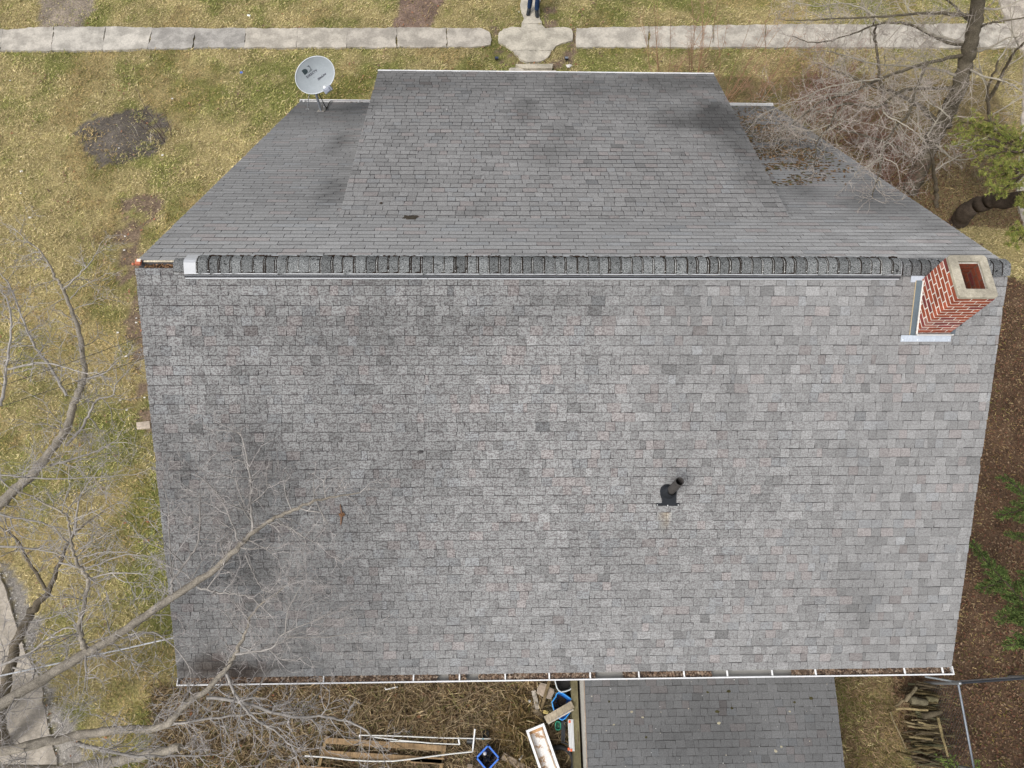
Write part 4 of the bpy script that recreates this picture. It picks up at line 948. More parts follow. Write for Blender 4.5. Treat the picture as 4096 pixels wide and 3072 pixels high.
b = MB(); b.tube([P4(580, 254, G+.1), P4(581, 270, G+.1), P4(664, 250, G+.1)], .014, 8, (.7, .7, .68)); b.build('elbow', M_PLAS, t)
# milk crate
cr0 = [P5(1735, 562, G+.32), P5(1850, 440, G+.32), P5(1976, 598, G+.32)]; ea = cr0[0]-cr0[1]; eb = cr0[2]-cr0[1]; sA = .33
ea = nrm(ea); eb = nrm(eb-ea*np.dot(ea, eb)); cc = cr0[1]+(ea+eb)*sA/2; cc[2] = G
crate = empty('milk_crate', cc, 'bright blue plastic milk crate with open grid sides beside the pallet', 'crate')
BLU = (.03, .12, .55); zz = V((0, 0, 1))
for s, ax, bx in ((1, ea, eb), (-1, ea, eb), (1, eb, ea), (-1, eb, ea)):
    b = MB(); o_ = cc+ax*s*(sA/2-.008)
    b.box(o_+zz*.275, (.016, sA, .06), axes=[ax, bx, zz], col=BLU); b.box(o_+zz*.02, (.016, sA, .04), axes=[ax, bx, zz], col=BLU)
    b.box(o_-ax*s*.004+zz*.145, (.003, sA-.02, .22), axes=[ax, bx, zz], col=(.022, .09, .42))
    for k in range(9): b.box(o_+bx*((k-4)*sA*.118)+zz*.145, (.010, .013, .21), axes=[ax, bx, zz], col=BLU)
    for k in range(3): b.box(o_+zz*(.08+k*.06), (.008, sA, .012), axes=[ax, bx, zz], col=BLU)
    b.build('side_grid', M_PLAS, crate)
b = MB(); b.box(cc+zz*.01, (sA, sA, .015), axes=[ea, eb, zz], col=(.015, .05, .22)); b.build('bottom', M_PLAS, crate)
b = MB()
for s in (1, -1):
    for ax, bx in ((ea, eb), (eb, ea)): b.box(cc+ax*s*(sA/2-.01)+zz*.312, (.03, sA+.01, .014), axes=[ax, bx, zz], col=(.05, .17, .62))
b.build('rim', M_PLAS, crate)
def pot(c, r_, h_, label, tilt=0.0, az=0.0, group='black nursery pots', name='plant_pot'):
    t = empty(name, c, label, 'pot', group); d = nrm((math.sin(tilt)*math.cos(az), math.sin(tilt)*math.sin(az), math.cos(tilt))); c = V(c)
    b = MB(); b.tube([c, c+d*h_], [r_*.78, r_], 14, (.018, .019, .02), cap=False); b.tube([c+d*h_, c+d*.01], [r_*.93, r_*.74], 14, (.012, .012, .013), cap=False); b.tube([c, c+d*.012], r_*.78, 14, (.015, .015, .016)); b.build('wall', M_PLAS, t)
    b = MB(); b.tube([c+d*(h_-.02), c+d*h_], [r_*1.06, r_*1.06], 14, (.022, .023, .024), cap=False); b.build('rim', M_PLAS, t)
pot(cc+V((.02, -.05, .10)), .075, .13, 'black plant pot tipped over inside the blue crate', 1.3, 3.3)
pot(cc+V((.02, .06, .06)), .06, .11, 'second black pot leaning in the back corner of the blue crate', .9, 5.6)
pot(P5(1642, 400, G+.07), .075, .12, 'black plant pot lying on its side under the white pipes', 1.5, 0.0)
pot(P5(1838, 340, G+.06), .08, .05, 'shallow black pot with slotted base beside the pipe end', .6, 2.6)
b = MB(); b.ball(cc+V((-.06, .07, .16)), .04, 12, 8, (.72, .70, .66)); tag(b.build('ball', M_PLAS), 'white ball lying inside the blue milk crate', 'ball')
def plank(a, c, w_, z0, z1, label, fn, col=WGREY, th=.03, group='loose boards behind the house', name='wooden_board'):
    b = MB(); A, B = fn(*a, G+z0), fn(*c, G+z1); k = 7
    b.bar(A, B, w_, th, col=col); o = b.build(name, M_WOOD, bevel=.004); return tag(o, label, 'board', group)
plank((1990, 545), (2330, 745), .13, .10, .06, 'grey board lying between the blue crate and the straw tussock', P5)
plank((1672, 628), (1668, 690), .10, .12, .12, 'short square wood offcut left of the blue crate', P5)
plank((1190, 610), (1300, 700), .06, .05, .05, 'dark stub of board under the pallet right end', P5, WDARK)
plank((330, 440), (395, 735), .088, .12, .06, 'pale whitish board leaning near the concrete blocks', P6, (.40, .36, .31))
plank((590, 255), (455, 720), .06, .30, .10, 'thin dark mossy board lying across the concrete block', P6, (.15, .11, .06))
plank((520, 900), (950, 655), .135, .37, .50, 'wide weathered grey plank resting across the blue bin', P6, (.30, .255, .19), .035)
plank((560, 960), (962, 738), .03, .32, .46, 'thin pale batten along the edge of the wide plank', P6, (.42, .38, .32), .03)
plank((520, 990), (705, 1270), .10, .06, .04, 'brown rotting board between the white tray and the green tub', P6, (.16, .115, .07))
plank((300, 690), (480, 900), .12, .05, .05, 'grey board half buried in the tussock under other boards', P6, (.20, .16, .11))
plank((105, 1530), (170, 1455), .035, .08, .08, 'small white painted offcut in the straw', P6, (.66, .64, .6), .02)
# concrete blocks
for q, lb in (([(445, 318), (545, 342), (540, 470), (490, 545), (380, 480), (392, 400)], 'rounded pale concrete block left of the thin dark board'), ([(580, 385), (652, 425), (655, 470), (600, 578), (520, 560)], 'pale concrete block right of the thin dark board')):
    pts = [P6(x, y, G+.16)[:2] for x, y in q]; b = MB(); b.prism(pts, G-.02, G+.17, (1.02, .92, .84)); c_ = np.mean(pts, 0)
    b.prism([V(p)*.82+c_*.18 for p in pts], G+.17, G+.178, (.9, .78, .70)); o = b.build('concrete_block', M_CONC, bevel=.012); tag(o, lb, 'block', 'concrete blocks by the bins')
def tub(name, px, ztop, zbot, col, rimcol, label, cat, shrink=.78, fill=None, fillz=.5):
    top = [P6(x, y, ztop)[:2] for x, y in px]; c_ = np.mean(top, 0); n = len(top); bot = [c_+(V(p)-c_)*shrink for p in top]
    t = empty(name, (c_[0], c_[1], zbot), label, cat); b = MB(); ins = lambda P, k: [c_+(V(p)-c_)*k for p in P]
    rings = [[(p[0], p[1], zbot) for p in bot], [(p[0], p[1], ztop) for p in top], [(p[0], p[1], ztop) for p in ins(top, .95)], [(p[0], p[1], zbot+.015) for p in ins(bot, .93)]]
    vs = sum(rings, []); b.add(vs, [(k*n+i, k*n+(i+1) % n, (k+1)*n+(i+1) % n, (k+1)*n+i) for k in range(3) for i in range(n)]+[tuple(range(3*n, 4*n)), tuple(range(n-1, -1, -1))], col)
    b.build('shell', M_PLAS, t)
    b = MB(); b.tube([(p[0], p[1], ztop) for p in top+top[:1]], .013, 6, rimcol, cap=False); b.build('rim', M_PLAS, t)
    if fill: b = MB(); k = (.95-(1-fillz)*.15)*(.93 if fillz > .4 else .52); b.add([(p[0]+(0 if fillz > .4 else .02), p[1]+(0 if fillz > .4 else .05), zbot+(ztop-zbot)*fillz) for p in ins(top, k)], [tuple(range(n))], fill); b.build('contents', M_LEAF if fill[0] > .02 else M_PLAS, t)
    return t
tub('storage_tub', [(655, 200), (672, 300), (700, 400), (725, 440), (765, 464), (830, 455), (900, 430), (935, 400), (948, 350), (945, 190), (800, 150)], G+.42, G, (.20, .225, .24), (.52, .56, .58), 'grey plastic tub holding black water and leaves, half under the gutter', 'tub', .8, (.012, .011, .011), .55)
tub('recycling_bin', [(690, 500), (722, 470), (790, 480), (960, 600), (962, 640), (905, 780), (830, 880), (780, 906), (735, 880), (650, 745), (636, 690), (622, 625), (655, 575), (682, 540)], G+.38, G, (.04, .26, .78), (.05, .30, .72), 'blue plastic recycling bin with a torn rim under a wide plank', 'bin', .8, (.045, .032, .022), .3)
crumple('gourd', P6(520, 780, G+.16), .045, (.48, .38, .14), 'yellow round gourd beside the wide grey plank', 'gourd')
tub('plastic_box', [(680, 950), (695, 925), (745, 935), (760, 965), (757, 1040), (735, 1060), (690, 1055), (672, 1030)], G+.10, G+.02, (.015, .16, .085), (.04, .32, .19), 'small green plastic box on the ground beside the black frame', 'box', .8, (.015, .12, .07), .5)
# white tray box
ta, tb2, tc = P6(210, 1068, G+.30), P6(492, 950, G+.30), P6(445, 1700, G+.30)
tx = nrm(tb2-ta); ty2 = nrm((tc-ta)-tx*np.dot(tc-ta, tx)); TW = np.linalg.norm(tb2-ta); TL = 1.15
tray = empty('wooden_tray', ta+tx*TW/2+ty2*TL/2-zz*.1, 'long white painted wooden tray box with a peeling bottom', 'tray'); FW2 = .045
for a, c_, nm in ((ty2*FW2/2, tx, 0), (ty2*(TL-FW2/2), tx, 0), (tx*FW2/2, ty2, 1), (tx*(TW-FW2/2), ty2, 1)):
    L = TW if nm == 0 else TL-2*FW2; o0 = ta+a+(ty2*FW2 if nm else 0); b = MB(); b.bar(o0, o0+c_*L, FW2, .12, col=(.78, .79, .8)); b.build('side_rail', M_WHITE, tray, bevel=.004)
for a, L in ((tx*(FW2+.012)+ty2*FW2, TL-.1), (tx*(TW-FW2-.03)+ty2*FW2, TL-.1)):
    b = MB(); b.bar(ta+a-zz*.045, ta+a+ty2*L-zz*.045, .014, .02, col=(.46, .32, .2)); b.build('inner_batten', M_WOOD, tray)
b = MB(); b.box(ta+tx*TW/2+ty2*TL/2-zz*.07, (TW-.09, TL-.09, .012), axes=[tx, ty2, zz], col=(.7, .68, .66)); b.build('bottom_panel', M_PEEL, tray)
b = MB(); b.bar(ta+ty2*(FW2+.035)+tx*.05-zz*.055, ta+ty2*(FW2+.035)+tx*(TW-.05)-zz*.055, .055, .012, col=(.44, .26, .13)); b.build('rusty_strip', M_WOOD, tray)
# tyre
tcn = P6(745, 1570, G+.09); ty = MB(); NT = 40; prof = [(.235, -.05), (.225, -.035), (.222, .035), (.235, .055), (.27, .065), (.30, .05), (.315, .025), (.315, -.025), (.30, -.05), (.27, -.062)]
vs = [tcn+V(((r_)*math.cos(6.28318*j/NT), r_*math.sin(6.28318*j/NT), h_)) for j in range(NT) for r_, h_ in prof]; k = len(prof)
ty.add(vs, [(j*k+i, ((j+1) % NT)*k+i, ((j+1) % NT)*k+(i+1) % k, j*k+(i+1) % k) for j in range(NT) for i in range(k)], (.022, .022, .023), True)
tag(ty.build('old_tyre', M_RUB), 'worn black tyre lying flat between the white tray and the addition wall', 'tyre')
# folding frame with plastic slat
fr = empty('folding_frame', P6(900, 1150), 'folded black tubular frame with a pale slat and orange ends against the addition wall', 'frame')
b = MB(); b.bar(P6(912, 895, G+.45), P6(935, 1395, G+.45), .105, .018, col=(.60, .61, .62))
for k in (-.032, 0, .032): b.bar(P6(912, 900, G+.461)+V((k, 0, 0)), P6(935, 1390, G+.461)+V((k, 0, 0)), .006, .004, col=(.38, .39, .4))
b.build('slat', M_PLAS, fr)
for x, y, s in ((898, 930, .02), (885, 1362, .018), (925, 1378, .018)): b = MB(); b.box(P6(x, y, G+.465), (.04, .05, .012), col=(.72, .14, .05)); b.build('orange_end', M_PLAS, fr, bevel=.005)
for pts in ([(795, 925, .3), (812, 1080, .3), (798, 1240, .3)], [(795, 925, .3), (880, 955, .36), (1010, 985, .42)], [(770, 1250, .28), (880, 1290, .36), (1055, 1375, .42)], [(985, 960, .40), (985, 1330, .40)], [(830, 940, .32), (820, 1250, .3)]):
    b = MB(); b.tube([P6(x, y, G+z_) for x, y, z_ in pts], .014, 7, (.015, .016, .018)); b.build('tube', M_PLAS, fr)
b = MB(); b.bar(P6(790, 930, G+.29), P6(782, 1235, G+.29), .05, .02, col=(.03, .033, .038)); b.build('side_pad', M_RUB, fr)
for x, y in ((1018, 1014), (1065, 1386)): b = MB(); p = P6(x, y, G+.42); b.tube([p-zz*.03, p+zz*.01], .018, 10, (.55, .09, .05), cap=False); b.tube([p-zz*.03, p], .012, 8, (.01, .01, .01)); b.build('tube_end', M_PLAS, fr)
b = MB(); pth = [P6(1022, 1030, G+.43), P6(1032, 1150, G+.46), P6(1025, 1250, G+.46), P6(1015, 1320, G+.42)]; b.tube(pth, .006, 5, (.16, .12, .09)); b.build('cord', M_RUB, fr)
b = MB(); b.bar(P6(1050, 1500, G+.2), P6(1075, 1640, G+.2), .05, .06, col=(.02, .02, .022)); tag(b.build('black_bracket', M_PLAS), 'small black bracket against the addition wall near the tyre', 'bracket')
crumple('plastic_cup', P6(268, 608, G+.08), .035, (.66, .68, .72), 'crushed white plastic cup beside the pale leaning board', 'litter')
# bent dead stalks over the weeds
b = MB()
for i in range(260):
    x, y = random.uniform(700, 2080), random.uniform(2690, 3080); p = U(x, y, G+random.uniform(.03, .2)); a = random.uniform(0, 6.28); L = random.uniform(.2, .9); d = V((math.cos(a), math.sin(a), random.uniform(-.05, .25)))
    c_ = tuple(V((.36, .28, .18))*random.uniform(.45, 1.15)); m_ = p+d*L*.5+V((random.gauss(0, .03), random.gauss(0, .03), .02)); b.tube([p, m_, p+d*L], [.005, .004, .002], 4, c_, cap=False)
tag(b.build('dead_stalks', M_TWIG), 'long bent dead weed stalks crossing the back yard', 'weeds', kind='stuff')

# ---- brush and log pile: every stick a thing
c7 = lambda x, y, z: U(3550+x/3.5147, 2600+y/3.5147, z)
def log(a, c, r_, col, label, group='sticks in the log pile'):
    A, B = V(a), V(c); k = 5; pts = [A+(B-A)*i/(k-1)+V((random.gauss(0, .006), random.gauss(0, .008), random.gauss(0, .006))) for i in range(k)]
    b = MB(); b.tube(pts, [r_*random.uniform(.8, 1.1)*(1-.06*i) for i in range(k)], 7, col); o = b.build('log', M_BARK); return tag(o, label, 'log', group)
LB = 'weathered brown stick lying crosswise in the log pile'
for i in range(130):
    y = random.uniform(480, 1640); xc = 480+.09*(y-500)+random.gauss(0, 90); L = random.uniform(90, 250); sl_ = random.gauss(.1, .14); z_ = G+.05+random.uniform(0, .42)*(1-abs(xc-520)/600)
    log(c7(xc-L, y-L*sl_, z_), c7(xc+L, y+L*sl_, z_+random.gauss(0, .04)), random.uniform(.010, .030), tuple(V(random.choice([(.13, .10, .05), (.19, .15, .08), (.09, .07, .045), (.24, .19, .11), (.11, .105, .06)]))*random.uniform(.7, 1.2)), LB)
log(c7(250, 720, G+.55), c7(405, 530, G+.58), .045, (.17, .14, .09), 'thick slanting log at the top left of the log pile', 'thick logs')
log(c7(110, 790, G+.45), c7(290, 660, G+.52), .035, (.19, .15, .09), 'forked grey log below the thick slanting log', 'thick logs')
log(c7(320, 700, G+.5), c7(550, 740, G+.5), .085, (.15, .13, .085), 'broad bark covered log near the top of the pile', 'thick logs')
log(c7(555, 690, G+.48), c7(705, 700, G+.48), .06, (.16, .14, .08), 'short stout log right of the broad log', 'thick logs')
log(c7(500, 930, G+.46), c7(760, 870, G+.46), .06, (.11, .09, .06), 'dark rounded log in the middle of the pile', 'thick logs')
log(c7(110, 815, G+.5), c7(560, 845, G+.5), .028, (.27, .21, .11), 'long tan pole across the middle of the pile', 'thick logs')
log(c7(710, 960, G+.55), c7(850, 1500, G+.55), .032, (.24, .19, .10), 'long tan pole laid lengthwise on the right of the pile', 'thick logs')
log(c7(40, 870, G+.3), c7(260, 1380, G+.2), .014, (.22, .18, .11), 'thin pole leaning along the left edge of the pile', 'thick logs')

# ---- chain link fence
fz = G+1.15
fA, fB, fC, fD = c7(1040, 445, fz), c7(1930, 400, fz), c7(945, 490, fz), c7(1205, 1620, fz)
fA = (fA+fC)/2; fC = fA; fB = fA+(fB-fA)*2.2; fD = fC+(fD-fC)*1.4
fen = empty('chain_link_fence', (fA[0], fA[1], G), 'galvanised chain link fence turning a corner beside the log pile', 'fence')
for a, c_, nm in ((fA, fB, 'dark'), (fC, fD, 'grey')):
    b = MB(); b.tube([a, c_], .021, 8, (.05, .055, .065) if nm == 'dark' else (.27, .30, .34)); b.build('top_rail', M_METAL, fen)
    L = np.linalg.norm(c_-a); d = (c_-a)/L; b = MB(); H = 1.1; s = .06
    for dr in (1, -1):
        o_ = -H if dr == 1 else 0
        u0 = -H
        while u0 < L+H:
            p0, p1 = (u0, 0), (u0+dr*H, H); t0, t1 = 0, 1
            q = [p for p in (p0, p1)]
            f0 = lambda t: u0+dr*H*t
            ts = sorted([max(0, min(1, (0-u0)/(dr*H))), max(0, min(1, (L-u0)/(dr*H)))])
            if ts[1]-ts[0] > .02: b.tube([a+d*f0(ts[0])-zz*(1.1-H*ts[0]-.0), a+d*f0(ts[1])-zz*(1.1-H*ts[1])], .0022, 3, (.12, .12, .125), cap=False)
            u0 += s*1.4
    b.build('wire_mesh', M_METAL, fen)
for p in (fA, fA+(fB-fA)*.62, fC+(fD-fC)*.75):
    b = MB(); b.tube([(p[0], p[1], G-.1), (p[0], p[1], fz+.04)], .03, 10, (.34, .36, .38)); b.ball((p[0], p[1], fz+.05), .036, 10, 6, (.36, .38, .4)); b.build('post', M_METAL, fen)
b = MB(); b.tube([c7(525, 374, G+.9), c7(1040, 462, G+.9)], .020, 8, (.33, .35, .36)); tag(b.build('metal_tube', M_METAL), 'loose grey metal tube lying across the fence corner under the gutter end', 'tube')

# ---- cables at the left of the house
def cable(pts, r_, col, label, name='cable', group=None):
    b = MB(); A, B = V(pts[0]), V(pts[1]); P = [A+(B-A)*t+V((0, 0, -.5*t*(1-t))) for t in np.linspace(0, 1, 14)]; b.tube(P, r_, 5, col); return tag(b.build(name, M_RUB), label, 'cable', group)
cable([(XL+.25, U(545, 1205, -2.0)[1], -2.2), U(-900, 1830, -.6)], .0042, (.05, .05, .05), 'upper black cable running from the left gable into the tree', group='black cables at the left gable')
cable([(XL+.25, U(552, 1262, -2.0)[1], -2.5), U(-900, 1900, -1.0)], .0042, (.05, .05, .05), 'lower black cable running from the left gable into the tree', group='black cables at the left gable')
cable([(XL+.25, -4.4, -3.55), U(-700, 2850, -2.6)], .012, (.62, .63, .66), 'pale service wire running left from the back corner of the house', 'service_wire')

# ================================================================== TREES
def smooth(pts, k=4, jit=0.0):
    P = [V(p) for p in pts]; P = [2*P[0]-P[1]]+P+[2*P[-1]-P[-2]]; out = []
    for i in range(1, len(P)-2):
        for j in range(k):
            t = j/k; a, b_, c, d = P[i-1], P[i], P[i+1], P[i+2]
            q = .5*((2*b_)+(-a+c)*t+(2*a-5*b_+4*c-d)*t*t+(-a+3*b_-3*c+d)*t**3)
            out.append(q+rng.normal(0, jit, 3) if jit else q)
    out.append(P[-2]); return out
def twig(b, p, d, L, r_, depth, cols, droop=0.0, nseg=5, wander=.28):
    pts = [V(p)]; d = nrm(d); rad = [r_]
    for i in range(nseg):
        d = nrm(d+rng.normal(0, wander, 3)*V((1, 1, .8))+V((0, 0, -droop))); pts.append(pts[-1]+d*L/nseg); rad.append(r_*(1-.72*(i+1)/nseg))
    c = tuple(V(cols[0])*random.uniform(.75, 1.2)) if r_ > .007 else tuple(V(cols[1])*random.uniform(.75, 1.25))
    b.tube(pts, rad, 4 if r_ < .012 else 6, c, cap=False)
    if depth > 0:
        for i in range(1, nseg+1):
            for _ in range(random.choice((1, 1, 2)) if i < nseg else 2):
                if random.random() < .78:
                    dd = nrm(pts[i]-pts[i-1]); s = nrm(np.cross(dd, rng.normal(0, 1, 3))); a = random.uniform(.5, 1.05)
                    twig(b, pts[i], dd*math.cos(a)+s*math.sin(a), L*random.uniform(.35, .65), max(.0028, r_*.55), depth-1, cols, droop, max(3, nseg-1), wander)
def limb(b, pts, r0, r1, col, k=6, jit=.01, n=9):
    P = smooth(pts, k, jit); m_ = len(P); rad = [(r0+(r1-r0)*(i/(m_-1)))*(random.uniform(.96, 1.04) if r0 > .11 else random.uniform(.89, 1.11)) for i in range(m_)]
    b.tube(P, rad, n, col); return P, rad
def twigs_along(b, P, rad, every, L, depth, cols, start=.15, flat=.6, droop=0.0, rmax=.010, wander=.28):
    acc = 0; tot = sum(np.linalg.norm(P[i+1]-P[i]) for i in range(len(P)-1)); run = 0
    for i in range(len(P)-1):
        s = np.linalg.norm(P[i+1]-P[i]); run += s; acc += s
        if run/tot < start: continue
        while acc > every:
            acc -= every*random.uniform(.7, 1.3); d = nrm(P[i+1]-P[i]); q = nrm(np.cross(d, rng.normal(0, 1, 3))); q[2] *= flat; a = random.uniform(.6, 1.2)
            twig(b, P[i]+(P[i+1]-P[i])*random.random(), d*math.cos(a)+nrm(q)*math.sin(a), L*random.uniform(.5, 1.3)*(1-.35*run/tot), min(rmax, rad[i]*.6), depth, cols, droop, 5, wander)
    d = nrm(P[-1]-P[-2]); twig(b, P[-1], d, L*.6, min(rmax, rad[-1]), depth, cols, droop, 5, wander)
def PX(lst, z0, z1):
    n = len(lst)
    return [U(x, y, z0+(z1-z0)*i/(n-1)) for i, (x, y) in enumerate(lst)]
def traced_tree(loc, label, trunk, limbs, cols, bark, every, L, depth, group=None, name='bare_tree', droop=0.0, seed=1, wander=.2):
    random.seed(seed); t = empty(name, loc, label, 'tree', group); b = MB(); c = MB()
    if trunk: limb(b, trunk[0], trunk[1], trunk[2], bark, n=12, jit=.015)
    for pts, z0, z1, r0, r1, tw in limbs:
        big = r0 > .035
        P, rad = limb(b if big else c, PX(pts, z0, z1) if len(pts[0]) == 2 else pts, r0*(.84 if big else 1), r1, tuple(V(bark if big else cols[0])*random.uniform(.85, 1.15)), jit=.008 if big else .006, n=10 if big else 6)
        twigs_along(c, P, rad, every*tw, L, depth, cols, start=.12, droop=droop, wander=wander)
    b.build('trunk', M_BARK, t); c.build('crown', M_TWIG, t); return t
GB = (.225, .20, .165); GT = [(.29, .27, .25), (.36, .335, .32)]
base = U(-420, 3010, G); fork = U(-330, 2960, -3.6)
LIMBS = [
 ([(-330, 2960), (-150, 2890), (0, 2820), (253, 2666), (475, 2536), (690, 2390), (843, 2291), (958, 2183), (1004, 2137), (1104, 2068), (1211, 2022), (1303, 1995), (1440, 1970)], -3.0, -0.7, .100, .007, 1.1),
 ([(1004, 2137), (1012, 2091), (1004, 2030), (1004, 1953), (990, 1846), (960, 1740), (905, 1722)], -1.47, -0.7, .022, .006, .9),
 ([(958, 2176), (928, 2091), (882, 1992), (828, 1930), (790, 1900)], -1.66, -1.1, .014, .005, 1.2),
 ([(690, 2390), (690, 2329), (736, 2260), (790, 2176), (801, 2053)], -2.04, -1.6, .024, .012, 2.2),
 ([(790, 2352), (882, 2371), (997, 2390), (1073, 2452)], -1.95, -1.7, .016, .005, 1.3),
 ([(1104, 2087), (1165, 2114), (1227, 2153), (1273, 2176)], -1.28, -1.1, .010, .004, 2),
 ([(981, 2222), (1012, 2291), (1035, 2337), (1073, 2367), (1165, 2337)], -1.6, -1.4, .010, .004, 1.8),
 ([(690, 2329), (679, 2183), (675, 2030), (648, 1938)], -2.04, -1.3, .012, .005, 1.2),
 ([(-330, 2960), (-120, 3015), (0, 3004), (230, 2958), (460, 2919), (652, 2904), (736, 2820), (828, 2758), (905, 2674), (943, 2613), (981, 2528), (1020, 2444), (1135, 2352)], -3.6, -1.9, .095, .008, 1.2),
 ([(905, 2697), (958, 2804), (1020, 2873), (1104, 2927), (1173, 2996), (1196, 3072)], -2.47, -2.6, .022, .007, 1),
 ([(828, 2789), (981, 2812), (1150, 2866), (1303, 2866), (1440, 2905), (1500, 2960), (1530, 2995)], -2.6, -2.6, .026, .006, 1.1),
 ([(943, 2620), (1088, 2590), (1135, 2536), (1334, 2452)], -2.3, -2.1, .016, .005, 1.2),
 ([(1142, 2528), (1158, 2429), (1227, 2314)], -2.15, -1.9, .011, .004, 2),
 ([(1135, 2551), (1303, 2547), (1440, 2530)], -2.15, -2.0, .009, .004, 2),
 ([(652, 2904), (843, 2873), (1073, 2850), (1227, 2873)], -2.9, -2.8, .022, .006, 1),
 ([(307, 2973), (460, 3011), (652, 3027), (843, 3019)], -3.2, -3.1, .030, .008, .9),
 ([(-330, 2960), (-150, 3060), (150, 3090), (330, 3070), (560, 3025), (720, 2990)], -5.0, -4.2, .15, .06, 3),
 ([(-330, 2960), (-200, 2400), (-80, 2080), (0, 2015), (80, 1940), (133, 1894), (219, 1781), (265, 1715), (292, 1629), (318, 1563), (338, 1496), (328, 1397), (312, 1311), (279, 1224), (249, 1151), (219, 1105), (192, 1052), (153, 999), (73, 929)], -3.6, -2.4, .115, .007, 1.3),
 ([(249, 1158), (318, 1098), (371, 1039), (401, 976)], -2.6, -2.4, .014, .006, 1.6),
 ([(279, 1198), (332, 1145), (405, 1108)], -2.7, -2.5, .010, .004, 2),
 ([(338, 1516), (411, 1496), (464, 1450)], -2.9, -2.7, .018, .006, 1.2),
 ([(265, 1582), (199, 1463), (133, 1377), (86, 1264), (40, 1145), (0, 1092)], -3.0, -2.5, .026, .008, 1.2),
 ([(20, 1480), (166, 1450), (265, 1470), (332, 1490)], -2.6, -2.4, .020, .007, 1.5),
 ([(0, 1622), (20, 1529), (27, 1463), (46, 1297), (27, 1198), (0, 1158)], -2.6, -2.2, .030, .010, 1.2),
 ([(265, 1781), (325, 1715), (365, 1642), (391, 1596), (451, 1582), (464, 1536), (530, 1463)], -3.3, -2.8, .026, .006, 1.1),
 ([(199, 1861), (298, 1834), (398, 1801), (471, 1755)], -3.4, -3.1, .026, .007, 1.1),
 ([(345, 2597), (330, 2574), (322, 2490), (353, 2337), (337, 2291), (307, 2252), (284, 2183), (276, 2099), (253, 2053), (153, 1999), (31, 1946)], -2.35, -1.0, .042, .008, 1.1),
 ([(353, 2315), (460, 2291), (583, 2298)], -1.9, -1.7, .014, .005, 1.5),
 ([(307, 2240), (383, 2214), (440, 2206)], -1.75, -1.6, .011, .005, 1.6),
 ([(0, 1900), (230, 1915), (529, 1900)], -2.6, -2.2, .016, .005, 1.2),
 ([(-20, 2053), (138, 2084), (276, 2122)], -2.2, -2.0, .018, .006, 1.3),
 ([(-20, 2183), (153, 2199), (290, 2229)], -2.2, -2.1, .018, .006, 1.3),
 ([(300, 2500), (330, 2580), (345, 2680), (340, 2740)], -2.4, -2.2, .022, .006, 1.2),
 ([(-40, 2680), (120, 2610), (240, 2520), (310, 2515)], -2.6, -2.3, .020, .006, 1.2),
 ([(490, 2555), (610, 2530), (700, 2590), (760, 2680), (760, 2760)], -2.7, -2.6, .014, .005, 1.2)]
traced_tree(base, 'large bare tree at the left reaching lichened limbs over the near roof slope', ([base, U(-400, 3000, -6.2), fork, U(-700, 3100, -1.2)], .30, .16), LIMBS, GT, GB, .125, .62, 2, seed=4)
# the dark trunk by the driveway
d0 = U(20, 2990, G)
traced_tree(d0, 'slim dark barked tree rising by the concrete driveway', ([d0, U(0, 2850, -6.6), U(38, 2666, -5.4), U(100, 2490, -4.7), U(192, 2375, -4.1)], .12, .05),
            [([(192, 2375), (238, 2252), (300, 2130), (420, 2040)], -4.1, -3.4, .05, .010, 1), ([(192, 2375), (120, 2250), (60, 2150), (-40, 2080)], -4.1, -3.6, .036, .010, 1), ([(238, 2252), (350, 2270), (500, 2220), (620, 2230)], -3.8, -3.5, .018, .006, 1), ([(100, 2490), (200, 2470), (330, 2420)], -4.7, -4.3, .018, .006, 1), ([(38, 2666), (150, 2690), (260, 2660)], -5.4, -5.0, .02, .007, 1), ([(300, 2130), (320, 1990), (390, 1880)], -3.6, -3.3, .02, .006, 1)],
            GT, (.12, .10, .075), .34, .6, 2, seed=11)
